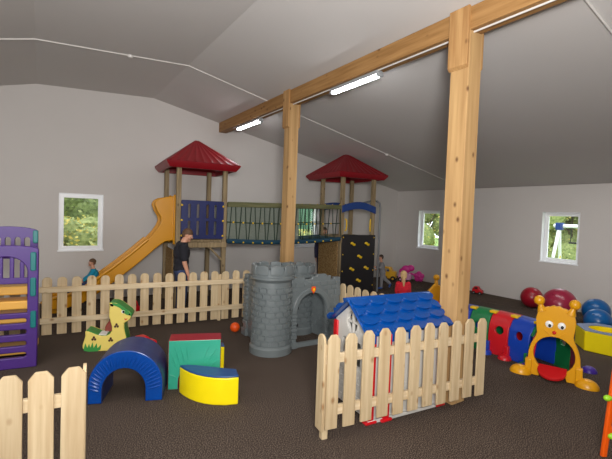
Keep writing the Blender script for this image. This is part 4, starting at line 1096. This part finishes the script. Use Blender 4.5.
    hm.ball(hc+Rh @ Vector((-.26*hs, 0, -.02*hs)), hr*.64, 14, sc=(.8, 1.02, 1.1), rot=Rh)
    if hairstyle == 'long':
        hm.ball(hc+Rh @ Vector((-.3*hs, 0, -.15*hs)), hr*.72, 14, sc=(.7, 1.1, 1.2), rot=Rh)
        chain(hm, [hc+Rh @ Vector((-.42*hs, 0, .0)), hc+Vector((-.58*hs, 0, -.45*hs)), hc+Vector((-.62*hs, 0, -1.0*hs)), hc+Vector((-.60*hs, 0, -1.5*hs))], [hr*.3, hr*.34, hr*.28, hr*.12])
    fuse(hm, 'hair', hair, t, .005*H, 3)
    for s_ in (-1, 1):
        ew = MB().ball(hc+Rh @ Vector((.355*hs, s_*.155*hs, .0)), hr*.10, 10, sc=(.7, 1.2, .8), rot=Rh).build('eye', 'eyew', t, smooth=True)
        MB().ball(hc+Rh @ Vector((.385*hs, s_*.155*hs, .0)), hr*.055, 8, rot=Rh).build('pupil', 'eyed', ew, smooth=True)
    MB().ball(hc+Rh @ Vector((.365*hs, 0, -.24*hs)), hr*.2, 10, sc=(.4, 1.0, .28), rot=Rh).build('mouth', 'lip', t, smooth=True)
    return t
stand = dict(pelvis=(0, 0, .53), chest=(.0, 0, .725), neck=(-.005, 0, .835), head=(.02, 0, .93),
    shL=(0, .105, .80), elL=(-.01, .125, .63), wrL=(.04, .125, .485), shR=(0, -.105, .80), elR=(-.01, -.125, .63), wrR=(.04, -.125, .485),
    hipL=(0, .05, .51), knL=(.01, .055, .285), anL=(-.01, .06, .045), hipR=(0, -.05, .51), knR=(.01, -.055, .285), anR=(-.01, -.06, .045))
manJ = dict(stand); manJ.update(neck=(.02, 0, .835), head=(.062, 0, .915), elR=(.01, -.13, .63), wrR=(.055, -.125, .49))
person('man in a black t-shirt and jeans standing behind the long picket fence', 1.78, (2.27, 7.66, 0), -.12, manJ, dict(top=('tshirt', 'tee'), legs='jeans', shoe='shoe'), 'hairb', sleeve=.36, headpitch=.42, headyaw=-.25)
person('person in dark navy clothes mostly hidden behind the brown board under the bridge', 1.76, (7.14, 9.66, 0), -2.2, stand, dict(top=('jumper', 'navycloth'), legs='navycloth', shoe='shoe'), 'haird', sleeve=1.0, headyaw=.3)
chd = dict(pelvis=(0, 0, .46), chest=(.0, 0, .64), neck=(0, 0, .76), head=(.02, 0, .905),
    shL=(0, .095, .73), elL=(.02, .12, .58), wrL=(.10, .10, .50), shR=(0, -.095, .73), elR=(.02, -.12, .58), wrR=(.10, -.10, .50),
    hipL=(0, .05, .44), knL=(.01, .055, .25), anL=(-.01, .06, .045), hipR=(0, -.05, .44), knR=(.01, -.055, .25), anR=(-.01, -.06, .045))
run = dict(chd); run.update(chest=(.03, 0, .64), neck=(.04, 0, .76), head=(.065, 0, .905), shL=(.03, .095, .73), shR=(.03, -.095, .73),
    elL=(.08, .12, .62), wrL=(.19, .09, .63), elR=(.02, -.125, .58), wrR=(.12, -.11, .55), knL=(.03, .05, .25), anL=(.03, .05, .045),
    knR=(-.10, -.055, .27), anR=(-.26, -.06, .14), toeR=(-.22, -.06, .06))
run['toeR'] = (-.235, -.06, .05)
person('toddler in grey clothes running left past the climbing wall', 1.02, (8.44, 8.45, 0), PI-.55, run, dict(top=('jumper', 'greycloth'), legs='greycloth', shoe='blueshoe'), 'haird', child=True, sleeve=1.0)
person('blond child in a red top with back turned, beyond the playhouse roof', 1.05, (6.16, 5.56, 0), .85, chd, dict(top=('jumper', 'redcloth'), legs='redcloth', shoe='shoe'), 'hairl', child=True, sleeve=1.0, hairstyle='long')
sit = dict(pelvis=(0, 0, .10), chest=(-.02, 0, .28), neck=(-.005, 0, .40), head=(.02, 0, .545),
    shL=(-.015, .095, .37), elL=(.07, .125, .24), wrL=(.17, .12, .17), shR=(-.015, -.095, .37), elR=(.07, -.125, .24), wrR=(.17, -.12, .17),
    hipL=(.02, .05, .085), knL=(.22, .06, .05), anL=(.40, .055, -.11), toeL=(.47, .055, -.07), hipR=(.02, -.05, .085), knR=(.22, -.06, .05), anR=(.40, -.055, -.11), toeR=(.47, -.055, -.07))
person('toddler in a teal top sitting near the bottom of the yellow slide', .95, (.91, 9.20, .45), PI-.1, sit, dict(top=('jumper', 'tealcloth'), legs='jeans', shoe='shoe'), 'hairb', child=True, sleeve=.95)

# repeats share a group
for cat, grp in (('ball', 'exercise balls by the right wall'), ('fence', 'picket fences around the play areas'), ('play tower', 'towers of the climbing frame'),
                 ('pillar', 'pine pillars under the roof beam'), ('toy car', 'small toy cars on the floor'), ('tree', 'trees outside the windows'),
                 ('bush', 'bushes outside the windows'), ('soft play block', 'soft play blocks on the carpet')):
    for o in S.objects:
        if o.parent is None and o.get('category') == cat and not o.name.startswith('toy_ball'): o['group'] = grp
